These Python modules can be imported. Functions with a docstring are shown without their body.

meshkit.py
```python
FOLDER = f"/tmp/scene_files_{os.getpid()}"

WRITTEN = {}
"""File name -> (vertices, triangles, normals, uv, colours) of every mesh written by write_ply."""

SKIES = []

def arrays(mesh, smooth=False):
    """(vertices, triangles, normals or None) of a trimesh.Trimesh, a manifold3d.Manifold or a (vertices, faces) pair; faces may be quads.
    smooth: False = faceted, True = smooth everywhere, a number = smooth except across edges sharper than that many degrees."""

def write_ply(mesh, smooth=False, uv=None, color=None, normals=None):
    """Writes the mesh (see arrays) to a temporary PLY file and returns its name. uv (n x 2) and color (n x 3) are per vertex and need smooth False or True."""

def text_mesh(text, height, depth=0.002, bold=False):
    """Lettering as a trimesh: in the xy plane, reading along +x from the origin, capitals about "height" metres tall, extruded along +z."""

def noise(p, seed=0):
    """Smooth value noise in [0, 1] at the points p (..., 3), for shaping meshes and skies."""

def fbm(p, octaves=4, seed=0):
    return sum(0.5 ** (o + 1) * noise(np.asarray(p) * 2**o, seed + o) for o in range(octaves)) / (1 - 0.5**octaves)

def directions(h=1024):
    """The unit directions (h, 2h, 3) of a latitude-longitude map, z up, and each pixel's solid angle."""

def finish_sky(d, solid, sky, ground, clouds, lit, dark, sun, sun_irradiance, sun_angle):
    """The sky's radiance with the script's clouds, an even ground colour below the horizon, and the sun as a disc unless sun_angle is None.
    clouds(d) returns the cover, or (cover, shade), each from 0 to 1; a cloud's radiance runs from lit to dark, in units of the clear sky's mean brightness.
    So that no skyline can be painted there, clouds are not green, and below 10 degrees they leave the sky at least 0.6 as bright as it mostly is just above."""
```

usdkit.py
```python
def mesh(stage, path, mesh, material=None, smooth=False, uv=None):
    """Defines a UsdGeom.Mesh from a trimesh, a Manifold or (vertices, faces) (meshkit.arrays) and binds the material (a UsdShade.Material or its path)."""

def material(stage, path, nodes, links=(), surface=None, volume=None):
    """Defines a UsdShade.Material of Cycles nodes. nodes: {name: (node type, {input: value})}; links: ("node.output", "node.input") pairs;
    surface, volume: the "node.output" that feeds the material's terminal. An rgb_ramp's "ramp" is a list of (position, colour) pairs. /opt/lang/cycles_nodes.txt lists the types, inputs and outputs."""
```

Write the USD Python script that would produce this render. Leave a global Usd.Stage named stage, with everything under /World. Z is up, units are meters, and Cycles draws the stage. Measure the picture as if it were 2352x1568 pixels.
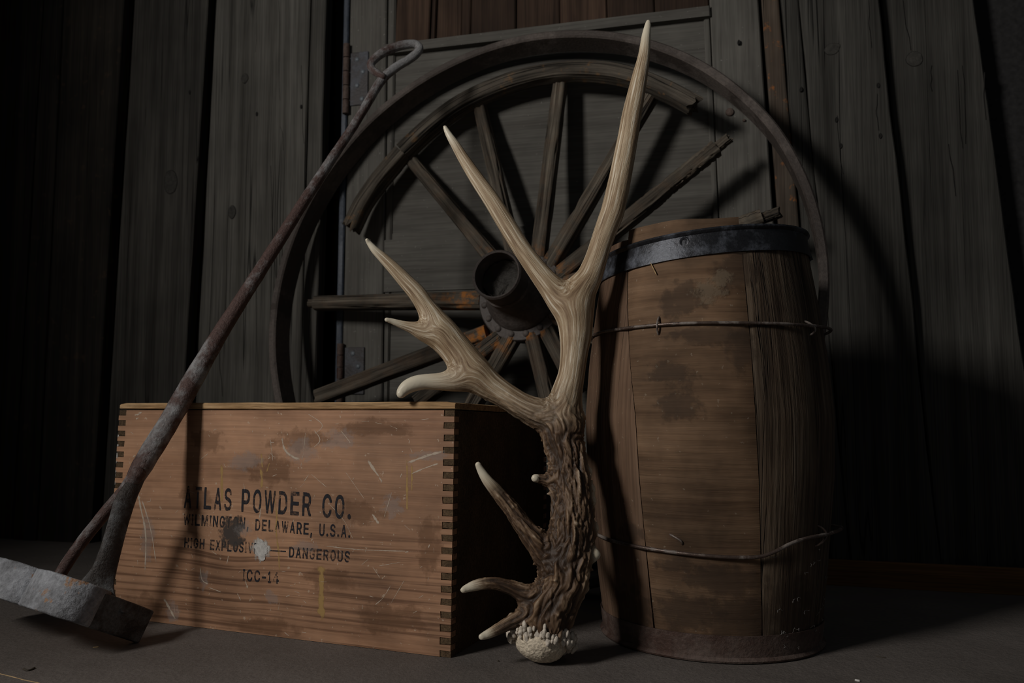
import math, zlib
import numpy as np
import trimesh
import meshkit, usdkit
from scipy.spatial import cKDTree
from pxr import Usd, UsdGeom, UsdLux, UsdShade, Gf, Sdf, Vt

A = lambda *a: np.array(a[0] if len(a) == 1 else a, float)
stage = Usd.Stage.CreateInMemory()
UsdGeom.SetStageUpAxis(stage, 'Z')
UsdGeom.SetStageMetersPerUnit(stage, 1.0)
UsdGeom.Xform.Define(stage, '/World')
UsdGeom.Scope.Define(stage, '/World/Looks')

# ------------------------------------------------------------------ camera, light, exposure
FPX, PITCH, ROLL, CAMH = 1829.0, 0.10865, 0.00894, 0.227
EXPOSURE = 0.55
KEY, FILL = 43.0, 0.010
Fw = A(0, math.cos(PITCH), math.sin(PITCH))
_r, _u = A(1, 0, 0), np.cross(A(1, 0, 0), Fw)
Rt = math.cos(ROLL) * _r + math.sin(ROLL) * _u
Up = math.cos(ROLL) * _u - math.sin(ROLL) * _r
CAM = A(0, 0, CAMH)
cam = UsdGeom.Camera.Define(stage, '/World/camera')
M4 = np.eye(4)
M4[0, :3], M4[1, :3], M4[2, :3], M4[3, :3] = Rt, Up, -Fw, CAM
cam.AddTransformOp().Set(Gf.Matrix4d(M4.tolist()))
cam.CreateHorizontalApertureAttr(36.0)
cam.CreateVerticalApertureAttr(24.0)
cam.CreateFocalLengthAttr(36.0 * FPX / 2352)
cam.CreateClippingRangeAttr(Gf.Vec2f(0.02, 100))
cam.CreateFStopAttr(8.0)
cam.CreateFocusDistanceAttr(0.83)
cam.CreateExposureAttr(EXPOSURE)

# daylight falls through the small window of the side wall on the left
WIN_Y, WIN_Z, WIN_W, WIN_H, WALLX = -0.12, 0.97, 0.38, 0.32, -1.15
key = UsdLux.RectLight.Define(stage, '/World/window_daylight')
kz = A(-1, 0, 0)
kx, ky = A(0, -1, 0), A(0, 0, 1)
kx = np.cross(ky, kz)
K4 = np.eye(4)
K4[0, :3], K4[1, :3], K4[2, :3], K4[3, :3] = kx, ky, kz, A(WALLX - 0.02, WIN_Y, WIN_Z)
key.AddTransformOp().Set(Gf.Matrix4d(K4.tolist()))
key.CreateWidthAttr(WIN_W)
key.CreateHeightAttr(WIN_H)
key.CreateIntensityAttr(KEY)
key.CreateColorAttr(Gf.Vec3f(1.0, 0.965, 0.92))
dome = UsdLux.DomeLight.Define(stage, '/World/dim_sky')
dome.CreateIntensityAttr(FILL)
dome.CreateColorAttr(Gf.Vec3f(0.85, 0.93, 1.0))


# ------------------------------------------------------------------ picture rays onto real surfaces
def ray(px):
    d = Fw + Rt * (px[0] - 1176) / FPX + Up * (784 - px[1]) / FPX
    return d / np.linalg.norm(d)


def on_plane(px, p0, n):
    d = ray(px)
    return CAM + d * (np.dot(np.asarray(p0) - CAM, n) / np.dot(d, n))


def at_y(px, y):
    d = ray(px)
    return CAM + d * (y / d[1])


def floor_at(px):
    return on_plane(px, A(0, 0, 0), A(0, 0, 1))


# ------------------------------------------------------------------ prims
used = {}


def unique(parent, name):
    k = (parent, name)
    n = used.get(k, -1) + 1
    used[k] = n
    return f'{parent}/{name}' + (f'_{n:03d}' if n else '')


def tag(prim, label=None, cat=None, group=None, kind=None):
    for k, v in (('label', label), ('category', cat), ('group', group), ('kind', kind)):
        if v:
            prim.SetCustomDataByKey(k, v)
    return prim


def frame4(o, x, y, z):
    m = np.eye(4)
    m[0, :3], m[1, :3], m[2, :3], m[3, :3] = x, y, z, o
    return m


class Node:
    """An Xform (thing) with a local frame; part(...) adds a mesh under it given in local coordinates."""
    def __init__(self, name, m=None, parent='/World'):
        self.path = unique(parent, name)
        self.x = UsdGeom.Xform.Define(stage, self.path)
        self.m = np.eye(4) if m is None else np.asarray(m, float)
        self.x.AddTransformOp().Set(Gf.Matrix4d(self.m.tolist()))
        self.prim = self.x.GetPrim()
        self.inv = np.linalg.inv(self.m)

    def local(self, p):
        p = np.asarray(p, float)
        return p @ self.inv[:3, :3] + self.inv[3, :3]

    def world(self, p):
        return np.asarray(p, float) @ self.m[:3, :3] + self.m[3, :3]


def put(parent, name, mesh, mat, smooth=False, flow=None, aux=None, label=None, m=None):
    """One Mesh prim. flow: callable or array (n,3) of grain coordinates (third = along the grain), aux: array (n,3)."""
    path = unique(parent if isinstance(parent, str) else parent.path if hasattr(parent, 'path') else str(parent.GetPath()), name)
    v, f, n = meshkit.arrays(mesh, smooth)
    prim = UsdGeom.Mesh.Define(stage, path)
    prim.CreatePointsAttr(Vt.Vec3fArray.FromNumpy(v.astype(np.float32)))
    prim.CreateFaceVertexCountsAttr(Vt.IntArray.FromNumpy(np.full(len(f), 3, np.int32)))
    prim.CreateFaceVertexIndicesAttr(Vt.IntArray.FromNumpy(f.astype(np.int32).ravel()))
    prim.CreateSubdivisionSchemeAttr('none')
    if n is not None:
        prim.CreateNormalsAttr(Vt.Vec3fArray.FromNumpy(n.astype(np.float32)))
        prim.SetNormalsInterpolation('vertex')
    idx = None
    api = UsdGeom.PrimvarsAPI(prim)
    for nm, val in (('flow', flow if flow is not None else (lambda q: q)), ('aux', aux)):
        if val is None:
            continue
        if callable(val):
            arr = np.asarray(val(v), float)
        else:
            arr = np.asarray(val, float)
            if len(arr) != len(v):
                idx = cKDTree(mesh.vertices).query(v)[1] if idx is None else idx
                arr = arr[idx]
        if nm == 'flow':
            arr = arr + np.random.default_rng(zlib.crc32(path.encode())).uniform(-9, 9, 3)
        api.CreatePrimvar(nm, Sdf.ValueTypeNames.Float3Array, 'vertex').Set(Vt.Vec3fArray.FromNumpy(arr.astype(np.float32)))
    if m is not None:
        prim.AddTransformOp().Set(Gf.Matrix4d(np.asarray(m, float).tolist()))
    UsdShade.MaterialBindingAPI.Apply(prim.GetPrim()).Bind(MAT[mat])
    if label:
        prim.GetPrim().SetCustomDataByKey('label', label)
    return prim.GetPrim()


# ------------------------------------------------------------------ mesh helpers
def loft(rings, caps=True, closed=True):
    r = np.asarray(rings, float)
    n, m = r.shape[:2]
    v = r.reshape(-1, 3)
    i, j = np.meshgrid(np.arange(n - 1), np.arange(m if closed else m - 1), indexing='ij')
    j2 = (j + 1) % m
    q = np.stack([i * m + j, i * m + j2, (i + 1) * m + j2, (i + 1) * m + j], -1).reshape(-1, 4)
    f = [q[:, [0, 1, 2]], q[:, [0, 2, 3]]]
    if caps:
        c0, c1 = len(v), len(v) + 1
        v = np.vstack([v, r[0].mean(0), r[-1].mean(0)])
        k = np.arange(m); k2 = (k + 1) % m
        f.append(np.stack([np.full(m, c0), k2, k], 1))
        f.append(np.stack([np.full(m, c1), (n - 1) * m + k, (n - 1) * m + k2], 1))
    mesh = trimesh.Trimesh(v, np.vstack(f), process=False)
    if mesh.volume < 0:
        mesh.invert()
    return mesh


def catmull(pts, n):
    p = np.asarray(pts, float)
    if p.ndim == 1:
        p = p[:, None]
    P = np.vstack([2 * p[0] - p[1], p, 2 * p[-1] - p[-2]])
    t = np.linspace(0, len(p) - 1, n)
    i = np.minimum(t.astype(int), len(p) - 2)
    u = (t - i)[:, None]
    a, b, c, d = P[i], P[i + 1], P[i + 2], P[i + 3]
    return 0.5 * (2 * b + (c - a) * u + (2 * a - 5 * b + 4 * c - d) * u ** 2 + (3 * b - a - 3 * c + d) * u ** 3)


def frames(p, up=A(0, 0, 1)):
    t = np.gradient(p, axis=0)
    t /= np.linalg.norm(t, axis=1, keepdims=True) + 1e-12
    u = up - t[0] * np.dot(up, t[0])
    if np.linalg.norm(u) < 1e-3:
        u = np.cross(t[0], A(1, 0.3, 0.2))
    u /= np.linalg.norm(u)
    us = [u]
    for k in range(1, len(p)):
        u = u - t[k] * np.dot(u, t[k])
        u /= np.linalg.norm(u)
        us.append(u)
    us = np.array(us)
    return t, us, np.cross(t, us)


def tube(pts, radii, sides=14, up=A(0, 0, 1), squash=1.0, round_ends=True, rough=0.0, seed=0, nf=120.0):
    p = np.asarray(pts, float)
    r = np.broadcast_to(np.asarray(radii, float), (len(p),)).copy()
    if round_ends:
        t0 = p[0] - p[1]; t0 /= np.linalg.norm(t0)
        t1 = p[-1] - p[-2]; t1 /= np.linalg.norm(t1)
        a0 = [p[0] + t0 * r[0] * s for s in (0.6, 0.35)]
        a1 = [p[-1] + t1 * r[-1] * s for s in (0.35, 0.6)]
        p = np.vstack([a0, p, a1])
        r = np.r_[r[0] * 0.35, r[0] * 0.8, r, r[-1] * 0.8, r[-1] * 0.35]
    t, u, w = frames(p, up)
    ang = np.arange(sides) * 2 * np.pi / sides
    rings = p[:, None] + r[:, None, None] * (np.cos(ang)[None, :, None] * u[:, None] + squash * np.sin(ang)[None, :, None] * w[:, None])
    if rough:
        d = rings - p[:, None]
        rings = p[:, None] + d * (1 + rough * (meshkit.fbm(rings * nf, 3, seed) - 0.5)[..., None])
    s = np.r_[0, np.cumsum(np.linalg.norm(np.diff(p, axis=0), axis=1))]
    m = loft(rings)
    fl = np.stack([np.broadcast_to(np.cos(ang) * r.max(), rings.shape[:2]), np.broadcast_to(np.sin(ang) * r.max(), rings.shape[:2]), np.broadcast_to(s[:, None], rings.shape[:2])], -1).reshape(-1, 3)
    fl = np.vstack([fl, [[0, 0, s[0]], [0, 0, s[-1]]]])
    return m, fl


def box(x0, x1, y0, y1, z0, z1, ch=0.0015):
    """Chamfered box."""
    c = min(ch, 0.45 * min(x1 - x0, y1 - y0, z1 - z0))
    def ring(z, i):
        return [(x0 + c + i, y0 + i, z), (x1 - c - i, y0 + i, z), (x1 - i, y0 + c + i, z), (x1 - i, y1 - c - i, z), (x1 - c - i, y1 - i, z), (x0 + c + i, y1 - i, z), (x0 + i, y1 - c - i, z), (x0 + i, y0 + c + i, z)]
    return loft([ring(z0, c * .5), ring(z0 + c, 0), ring(z1 - c, 0), ring(z1, c * .5)])


def revolve(profile, n=96, a0=0.0, a1=2 * np.pi):
    """profile (k,2) of (radius, z) closed loop or open; about local z."""
    pr = np.asarray(profile, float)
    full = abs(a1 - a0 - 2 * np.pi) < 1e-6
    ang = np.linspace(a0, a1, n + 1)
    rings = np.stack([np.stack([pr[:, 0] * math.cos(a), pr[:, 0] * math.sin(a), pr[:, 1]], 1) for a in ang])
    if full:
        rings[-1] = rings[0]
        return loft(rings, caps=False)
    return loft(rings, caps=True)


def extrude(poly, depth):
    return trimesh.creation.extrude_polygon(poly, depth, engine='earcut')


def join(ms):
    return trimesh.util.concatenate(ms)


rng = np.random.default_rng(7)


# ------------------------------------------------------------------ materials
MAT = {}


def graph(name, nodes, links, surface='p.BSDF'):
    MAT[name] = usdkit.material(stage, f'/World/Looks/{name}', nodes, links, surface=surface)


def wood(name, dark, mid, light, ac=70, al=2.2, fine=420, fal=7, finemix=0.6, crack=0.0, cac=45, cal=0.9, cw=0.012, bump=0.0012, strength=1.0,
         rough=0.85, vary=0.2, stain=0.25, sscale=6.0, spec=0.25, lichen=0.0, lcol=(0.40, 0.16, 0.03), speck=0.0, speckcol=(0.42, 0.36, 0.28), band=0.0, bandscale=60.0, k=1.0, lmask=False, bmask=False):
    dark, mid, light = (tuple(k * A(c)) for c in (dark, mid, light))
    n = {
        'at': ('attribute', {'attribute': 'flow'}),
        'm1': ('mapping', {'scale': (ac, ac, al)}), 'n1': ('noise_texture', {'scale': 1.0, 'detail': 6.0, 'roughness': 0.62, 'distortion': 0.15}),
        'm2': ('mapping', {'scale': (fine, fine, fal)}), 'n2': ('noise_texture', {'scale': 1.0, 'detail': 3.0, 'roughness': 0.6}),
        'r1': ('rgb_ramp', {'ramp': [(0.30, dark), (0.5, mid), (0.70, light)]}),
        'r2': ('rgb_ramp', {'ramp': [(0.32, (0.35, 0.35, 0.35)), (0.58, (1, 1, 1))]}),
        'x1': ('mix', {'mix_type': 'multiply', 'fac': finemix}),
        'n5': ('noise_texture', {'scale': sscale, 'detail': 4.0, 'roughness': 0.6}),
        'mr5': ('map_range', {'from_min': 0.3, 'from_max': 0.7, 'to_min': 1 - stain, 'to_max': 1 + stain}),
        'n6': ('noise_texture', {'scale': 0.35, 'detail': 0.0}),
        'mr6': ('map_range', {'from_min': 0.25, 'from_max': 0.75, 'to_min': 1 - vary, 'to_max': 1 + vary}),
        'vm': ('math', {'math_type': 'multiply'}),
        'hs': ('hsv', {'hue': 0.5, 'saturation': 1.0, 'fac': 1.0}),
        'm3': ('mapping', {'scale': (cac, cac, cal)}), 'n3': ('noise_texture', {'scale': 1.0, 'detail': 1.5, 'roughness': 0.5}),
        'c1': ('math', {'math_type': 'subtract', 'value2': 0.5}), 'c2': ('math', {'math_type': 'absolute'}),
        'c3': ('map_range', {'from_min': 0.0, 'from_max': cw, 'to_min': 1.0, 'to_max': 0.0, 'clamp': True}),
        'm4': ('mapping', {'scale': (14, 14, 2.2)}), 'n4': ('noise_texture', {'scale': 1.0, 'detail': 1.0}),
        'c4': ('map_range', {'from_min': 0.5, 'from_max': 0.58, 'to_min': 0.0, 'to_max': 1.0, 'clamp': True}),
        'c5': ('math', {'math_type': 'multiply'}), 'c6': ('math', {'math_type': 'multiply', 'value2': crack}),
        'xc': ('mix', {'mix_type': 'mix', 'color2': tuple(0.12 * A(dark))}),
        'h1': ('math', {'math_type': 'multiply', 'value2': 0.7}), 'h2': ('math', {'math_type': 'multiply_add', 'value2': 0.5}),
        'h3': ('math', {'math_type': 'subtract'}),
        'b': ('bump', {'distance': bump, 'strength': strength}),
        'p': ('principled_bsdf', {'roughness': rough, 'specular_ior_level': spec}),
    }
    l = [('at.vector', 'm1.vector'), ('m1.vector', 'n1.vector'), ('at.vector', 'm2.vector'), ('m2.vector', 'n2.vector'),
         ('n1.fac', 'r1.fac'), ('n2.fac', 'r2.fac'), ('r1.color', 'x1.color1'), ('r2.color', 'x1.color2'),
         ('at.vector', 'n5.vector'), ('n5.fac', 'mr5.value'), ('at.vector', 'n6.vector'), ('n6.fac', 'mr6.value'),
         ('mr5.result', 'vm.value1'), ('mr6.result', 'vm.value2'), ('vm.value', 'hs.value'), ('x1.color', 'hs.color'),
         ('at.vector', 'm3.vector'), ('m3.vector', 'n3.vector'), ('n3.fac', 'c1.value1'), ('c1.value', 'c2.value1'), ('c2.value', 'c3.value'),
         ('at.vector', 'm4.vector'), ('m4.vector', 'n4.vector'), ('n4.fac', 'c4.value'), ('c3.result', 'c5.value1'), ('c4.result', 'c5.value2'), ('c5.value', 'c6.value1'),
         ('hs.color', 'xc.color1'), ('c6.value', 'xc.fac'),
         ('n1.fac', 'h1.value1'), ('n2.fac', 'h2.value1'), ('h1.value', 'h2.value3'), ('h2.value', 'h3.value1'), ('c6.value', 'h3.value2'),
         ('h3.value', 'b.height'), ('b.normal', 'p.normal')]
    col = 'xc.color'
    if band:
        n['mb'] = ('mapping', {'scale': (bandscale, bandscale, bandscale * 0.02)})
        n['nb'] = ('noise_texture', {'scale': 1.0, 'detail': 2.0, 'roughness': 0.5})
        n['rb'] = ('rgb_ramp', {'ramp': [(0.38, (0.35, 0.3, 0.27)), (0.52, (1, 1, 1))]})
        n['xb'] = ('mix', {'mix_type': 'multiply', 'fac': band})
        l += [('at.vector', 'mb.vector'), ('mb.vector', 'nb.vector'), ('nb.fac', 'rb.fac'), (col, 'xb.color1'), ('rb.color', 'xb.color2')]
        if bmask:
            n['axb'], n['spb'], n['mmb'] = ('attribute', {'attribute': 'aux'}), ('separate_xyz', {}), ('math', {'math_type': 'multiply', 'value2': band})
            l += [('axb.vector', 'spb.vector'), ('spb.x', 'mmb.value1'), ('mmb.value', 'xb.fac')]
        col = 'xb.color'
    if lichen:
        n['nl'] = ('noise_texture', {'scale': 42.0, 'detail': 5.0, 'roughness': 0.65})
        n['ml'] = ('map_range', {'from_min': 0.60, 'from_max': 0.67, 'to_min': 0.0, 'to_max': lichen, 'clamp': True})
        n['xl'] = ('mix', {'mix_type': 'mix', 'color2': lcol})
        l += [('at.vector', 'nl.vector'), ('nl.fac', 'ml.value'), (col, 'xl.color1')]
        if lmask:      # grows only where the mesh says so (aux x)
            n['ml'][1].update(from_min=0.47, from_max=0.60)
            n['axl'], n['spl'], n['mm'] = ('attribute', {'attribute': 'aux'}), ('separate_xyz', {}), ('math', {'math_type': 'multiply'})
            l += [('axl.vector', 'spl.vector'), ('spl.x', 'mm.value1'), ('ml.result', 'mm.value2'), ('mm.value', 'xl.fac')]
        else:
            l.append(('ml.result', 'xl.fac'))
        col = 'xl.color'
    if speck:
        n['ns'] = ('noise_texture', {'scale': 210.0, 'detail': 2.0, 'roughness': 0.5})
        n['ms'] = ('map_range', {'from_min': 0.70, 'from_max': 0.74, 'to_min': 0.0, 'to_max': speck, 'clamp': True})
        n['xs'] = ('mix', {'mix_type': 'mix', 'color2': speckcol})
        l += [('at.vector', 'ns.vector'), ('ns.fac', 'ms.value'), (col, 'xs.color1'), ('ms.result', 'xs.fac')]
        col = 'xs.color'
    l.append((col, 'p.base_color'))
    graph(name, n, l)


def metal(name, base, patch, scale=30.0, lo=0.48, hi=0.56, rough=(0.45, 0.8), metallic=0.6, bump=0.0008, bscale=260.0, patch2=None, s2=60.0, stretch=(1, 1, 1), lo2=0.62, hi2=0.66, amask=False):
    n = {
        'at': ('attribute', {'attribute': 'flow'}), 'mp': ('mapping', {'scale': stretch}),
        'n1': ('noise_texture', {'scale': scale, 'detail': 7.0, 'roughness': 0.68}),
        'f1': ('map_range', {'from_min': lo, 'from_max': hi, 'to_min': 0.0, 'to_max': 1.0, 'clamp': True}),
        'x1': ('mix', {'mix_type': 'mix', 'color1': base, 'color2': patch}),
        'n3': ('noise_texture', {'scale': bscale, 'detail': 5.0, 'roughness': 0.65}),
        'r3': ('rgb_ramp', {'ramp': [(0.3, (0.5, 0.5, 0.5)), (0.65, (1.1, 1.1, 1.1))]}), 'x3': ('mix', {'mix_type': 'multiply', 'fac': 0.7}),
        'rg': ('map_range', {'from_min': 0.0, 'from_max': 1.0, 'to_min': rough[0], 'to_max': rough[1]}),
        'mt': ('map_range', {'from_min': 0.0, 'from_max': 1.0, 'to_min': metallic, 'to_max': 0.0}),
        'ad': ('math', {'math_type': 'multiply_add', 'value2': 0.6}),
        'b': ('bump', {'distance': bump, 'strength': 1.0}),
        'p': ('principled_bsdf', {'specular_ior_level': 0.4}),
    }
    l = [('at.vector', 'mp.vector'), ('mp.vector', 'n1.vector'), ('n1.fac', 'f1.value'), ('f1.result', 'x1.fac'), ('mp.vector', 'n3.vector'), ('n3.fac', 'r3.fac'), ('x1.color', 'x3.color1'), ('r3.color', 'x3.color2'),
         ('f1.result', 'rg.value'), ('f1.result', 'mt.value'), ('rg.result', 'p.roughness'), ('mt.result', 'p.metallic'),
         ('n3.fac', 'ad.value3'), ('n1.fac', 'ad.value1'), ('ad.value', 'b.height'), ('b.normal', 'p.normal')]
    if amask:      # aux x shifts how much of the surface the scale covers
        n['ax'], n['sx'], n['am'] = ('attribute', {'attribute': 'aux'}), ('separate_xyz', {}), ('math', {'math_type': 'multiply_add', 'value2': 0.30})
        l.remove(('n1.fac', 'f1.value'))
        l += [('ax.vector', 'sx.vector'), ('sx.x', 'am.value1'), ('n1.fac', 'am.value3'), ('am.value', 'f1.value')]
    col = 'x3.color'
    if patch2 is not None:
        n['n4'] = ('noise_texture', {'scale': s2, 'detail': 4.0, 'roughness': 0.6})
        n['f4'] = ('map_range', {'from_min': lo2, 'from_max': hi2, 'to_min': 0.0, 'to_max': 1.0, 'clamp': True})
        n['x4'] = ('mix', {'mix_type': 'mix', 'color2': patch2})
        l += [('mp.vector', 'n4.vector'), ('n4.fac', 'f4.value'), ('f4.result', 'x4.fac'), (col, 'x4.color1')]
        col = 'x4.color'
    l.append((col, 'p.base_color'))
    graph(name, n, l)


def plain(name, col, rough=0.8, scale=120.0, amount=0.35, bump=0.0005, spec=0.3, metallic=0.0):
    c = A(col)
    graph(name, {
        'at': ('attribute', {'attribute': 'flow'}), 'n': ('noise_texture', {'scale': scale, 'detail': 5.0, 'roughness': 0.6}),
        'r': ('rgb_ramp', {'ramp': [(0.3, tuple(c * (1 - amount))), (0.7, tuple(c * (1 + amount)))]}),
        'b': ('bump', {'distance': bump}), 'p': ('principled_bsdf', {'roughness': rough, 'specular_ior_level': spec, 'metallic': metallic})},
        [('at.vector', 'n.vector'), ('n.fac', 'r.fac'), ('r.color', 'p.base_color'), ('n.fac', 'b.height'), ('b.normal', 'p.normal')])


wood('grey_plank_wood', (0.085, 0.078, 0.066), (0.165, 0.155, 0.135), (0.235, 0.222, 0.195), ac=55, al=1.3, crack=0.9, vary=0.14, stain=0.22, sscale=5, bump=0.0016, k=0.32)  # right-hand planks: weaker light there is put into the wood colour
wood('pale_plank_wood', (0.085, 0.078, 0.066), (0.165, 0.155, 0.135), (0.235, 0.222, 0.195), ac=55, al=1.3, crack=0.9, vary=0.14, stain=0.22, sscale=5, bump=0.0016, k=0.58)  # same grey wood, colour raised in place of more light on the left
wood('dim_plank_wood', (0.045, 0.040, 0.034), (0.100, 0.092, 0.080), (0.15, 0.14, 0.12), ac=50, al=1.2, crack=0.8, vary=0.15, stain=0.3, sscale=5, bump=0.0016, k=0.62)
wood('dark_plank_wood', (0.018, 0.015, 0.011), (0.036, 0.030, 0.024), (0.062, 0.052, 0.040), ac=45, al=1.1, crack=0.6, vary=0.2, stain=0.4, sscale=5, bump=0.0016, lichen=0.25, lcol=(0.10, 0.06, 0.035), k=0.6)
wood('panel_wood', (0.11, 0.10, 0.087), (0.155, 0.146, 0.128), (0.195, 0.185, 0.163), ac=40, al=2.0, fine=300, fal=10, finemix=0.4, crack=0.0, vary=0.06, stain=0.16, sscale=9, bump=0.0007, speck=0.5, speckcol=(0.27, 0.26, 0.24), k=0.72)
wood('brown_board_wood', (0.050, 0.028, 0.018), (0.095, 0.055, 0.036), (0.135, 0.082, 0.053), ac=50, al=1.5, crack=0.5, vary=0.25, stain=0.3, bump=0.001, k=0.48)
wood('orange_worn_wood', (0.10, 0.06, 0.035), (0.16, 0.12, 0.09), (0.21, 0.18, 0.14), ac=50, al=1.2, crack=0.8, vary=0.1, stain=0.3, lichen=0.8, lcol=(0.34, 0.12, 0.03), k=0.55)
wood('baseboard_wood', (0.18, 0.08, 0.026), (0.30, 0.14, 0.045), (0.40, 0.20, 0.07), ac=50, al=1.2, vary=0.0, stain=0.2, k=0.6)
wood('spoke_wood', (0.030, 0.024, 0.018), (0.118, 0.098, 0.076), (0.225, 0.190, 0.148), ac=130, al=5, fine=650, fal=14, crack=1.0, cac=110, cal=2.2, cw=0.03, k=0.78, vary=0.15, stain=0.3, sscale=14, bump=0.0022, lichen=0.30, lcol=(0.30, 0.15, 0.05))
wood('lichen_spoke_wood', (0.030, 0.024, 0.018), (0.112, 0.092, 0.070), (0.21, 0.178, 0.136), ac=130, al=5, fine=650, fal=14, crack=1.0, cac=110, cal=2.2, cw=0.03, k=0.82, vary=0.1, stain=0.3, sscale=14, bump=0.0022, lichen=1.0, lcol=(0.36, 0.13, 0.022), lmask=True)
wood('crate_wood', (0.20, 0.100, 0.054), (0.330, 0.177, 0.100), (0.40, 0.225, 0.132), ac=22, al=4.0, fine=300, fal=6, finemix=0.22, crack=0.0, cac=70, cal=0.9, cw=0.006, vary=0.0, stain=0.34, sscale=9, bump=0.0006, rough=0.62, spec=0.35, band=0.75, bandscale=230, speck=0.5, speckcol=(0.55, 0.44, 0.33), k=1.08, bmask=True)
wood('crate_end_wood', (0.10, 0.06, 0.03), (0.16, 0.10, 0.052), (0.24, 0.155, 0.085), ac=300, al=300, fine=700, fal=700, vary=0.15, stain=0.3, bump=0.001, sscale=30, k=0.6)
wood('crate_lid_wood', (0.24, 0.135, 0.06), (0.40, 0.245, 0.118), (0.52, 0.35, 0.19), ac=160, al=14, fine=600, fal=40, vary=0.0, stain=0.2, sscale=12, bump=0.001, k=1.05)
wood('stave_wood', (0.130, 0.073, 0.040), (0.195, 0.115, 0.065), (0.250, 0.153, 0.09), ac=75, al=4.5, fine=330, fal=14, crack=0.12, cac=90, cal=2, cw=0.012, vary=0.0, stain=0.42, sscale=13, bump=0.0014, speck=0.22, k=0.66, finemix=0.3)
wood('plain_stave_wood', (0.13, 0.070, 0.042), (0.205, 0.122, 0.075), (0.27, 0.17, 0.11), ac=90, al=3.0, fine=400, fal=8, crack=0.3, cac=90, cal=2, cw=0.012, vary=0.0, stain=0.25, sscale=9, bump=0.0013, speck=0.2, k=0.66, finemix=0.4)
wood('grey_stave_wood', (0.045, 0.026, 0.016), (0.13, 0.088, 0.056), (0.22, 0.165, 0.115), ac=120, al=6, fine=380, fal=9, crack=0.9, cac=150, cal=4, cw=0.03, vary=0.0, stain=0.28, sscale=9, bump=0.002, k=0.62)
metal('rusty_tire_steel', (0.070, 0.055, 0.047), (0.115, 0.094, 0.082), scale=9, rough=(0.6, 0.8), metallic=0.15, bump=0.0006)
metal('dark_hub_iron', (0.075, 0.062, 0.056), (0.115, 0.097, 0.088), scale=14, rough=(0.55, 0.75), metallic=0.1, bump=0.0006)
plain('hub_grease', (0.040, 0.036, 0.031), rough=0.7, bump=0.006, scale=60)
metal('iron_scale', (0.105, 0.062, 0.053), (0.29, 0.285, 0.285), scale=24, lo=0.50, hi=0.66, rough=(0.6, 0.75), metallic=0.15, bump=0.0018, bscale=240, amask=True)
metal('pale_iron_scale', (0.15, 0.15, 0.155), (0.42, 0.43, 0.46), scale=30, lo=0.32, hi=0.60, rough=(0.6, 0.75), metallic=0.1, bump=0.0024, bscale=210, patch2=(0.34, 0.20, 0.12), s2=40, lo2=.60, hi2=.64)
metal('dark_iron_scale', (0.060, 0.050, 0.045), (0.15, 0.15, 0.15), scale=40, lo=0.46, hi=0.62, rough=(0.5, 0.65), metallic=0.3, bump=0.0014, bscale=400)
metal('hoop_steel', (0.030, 0.031, 0.036), (0.115, 0.125, 0.15), scale=26, lo=0.48, hi=0.68, rough=(0.38, 0.5), metallic=0.55, bump=0.0004, bscale=300)
metal('rusty_hoop_steel', (0.075, 0.042, 0.032), (0.12, 0.085, 0.07), scale=24, lo=0.4, hi=0.6, rough=(0.6, 0.8), metallic=0.2, bump=0.001)
metal('wire_steel', (0.12, 0.085, 0.07), (0.19, 0.16, 0.14), scale=40, rough=(0.35, 0.6), metallic=0.5, bump=0.0003)
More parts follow.
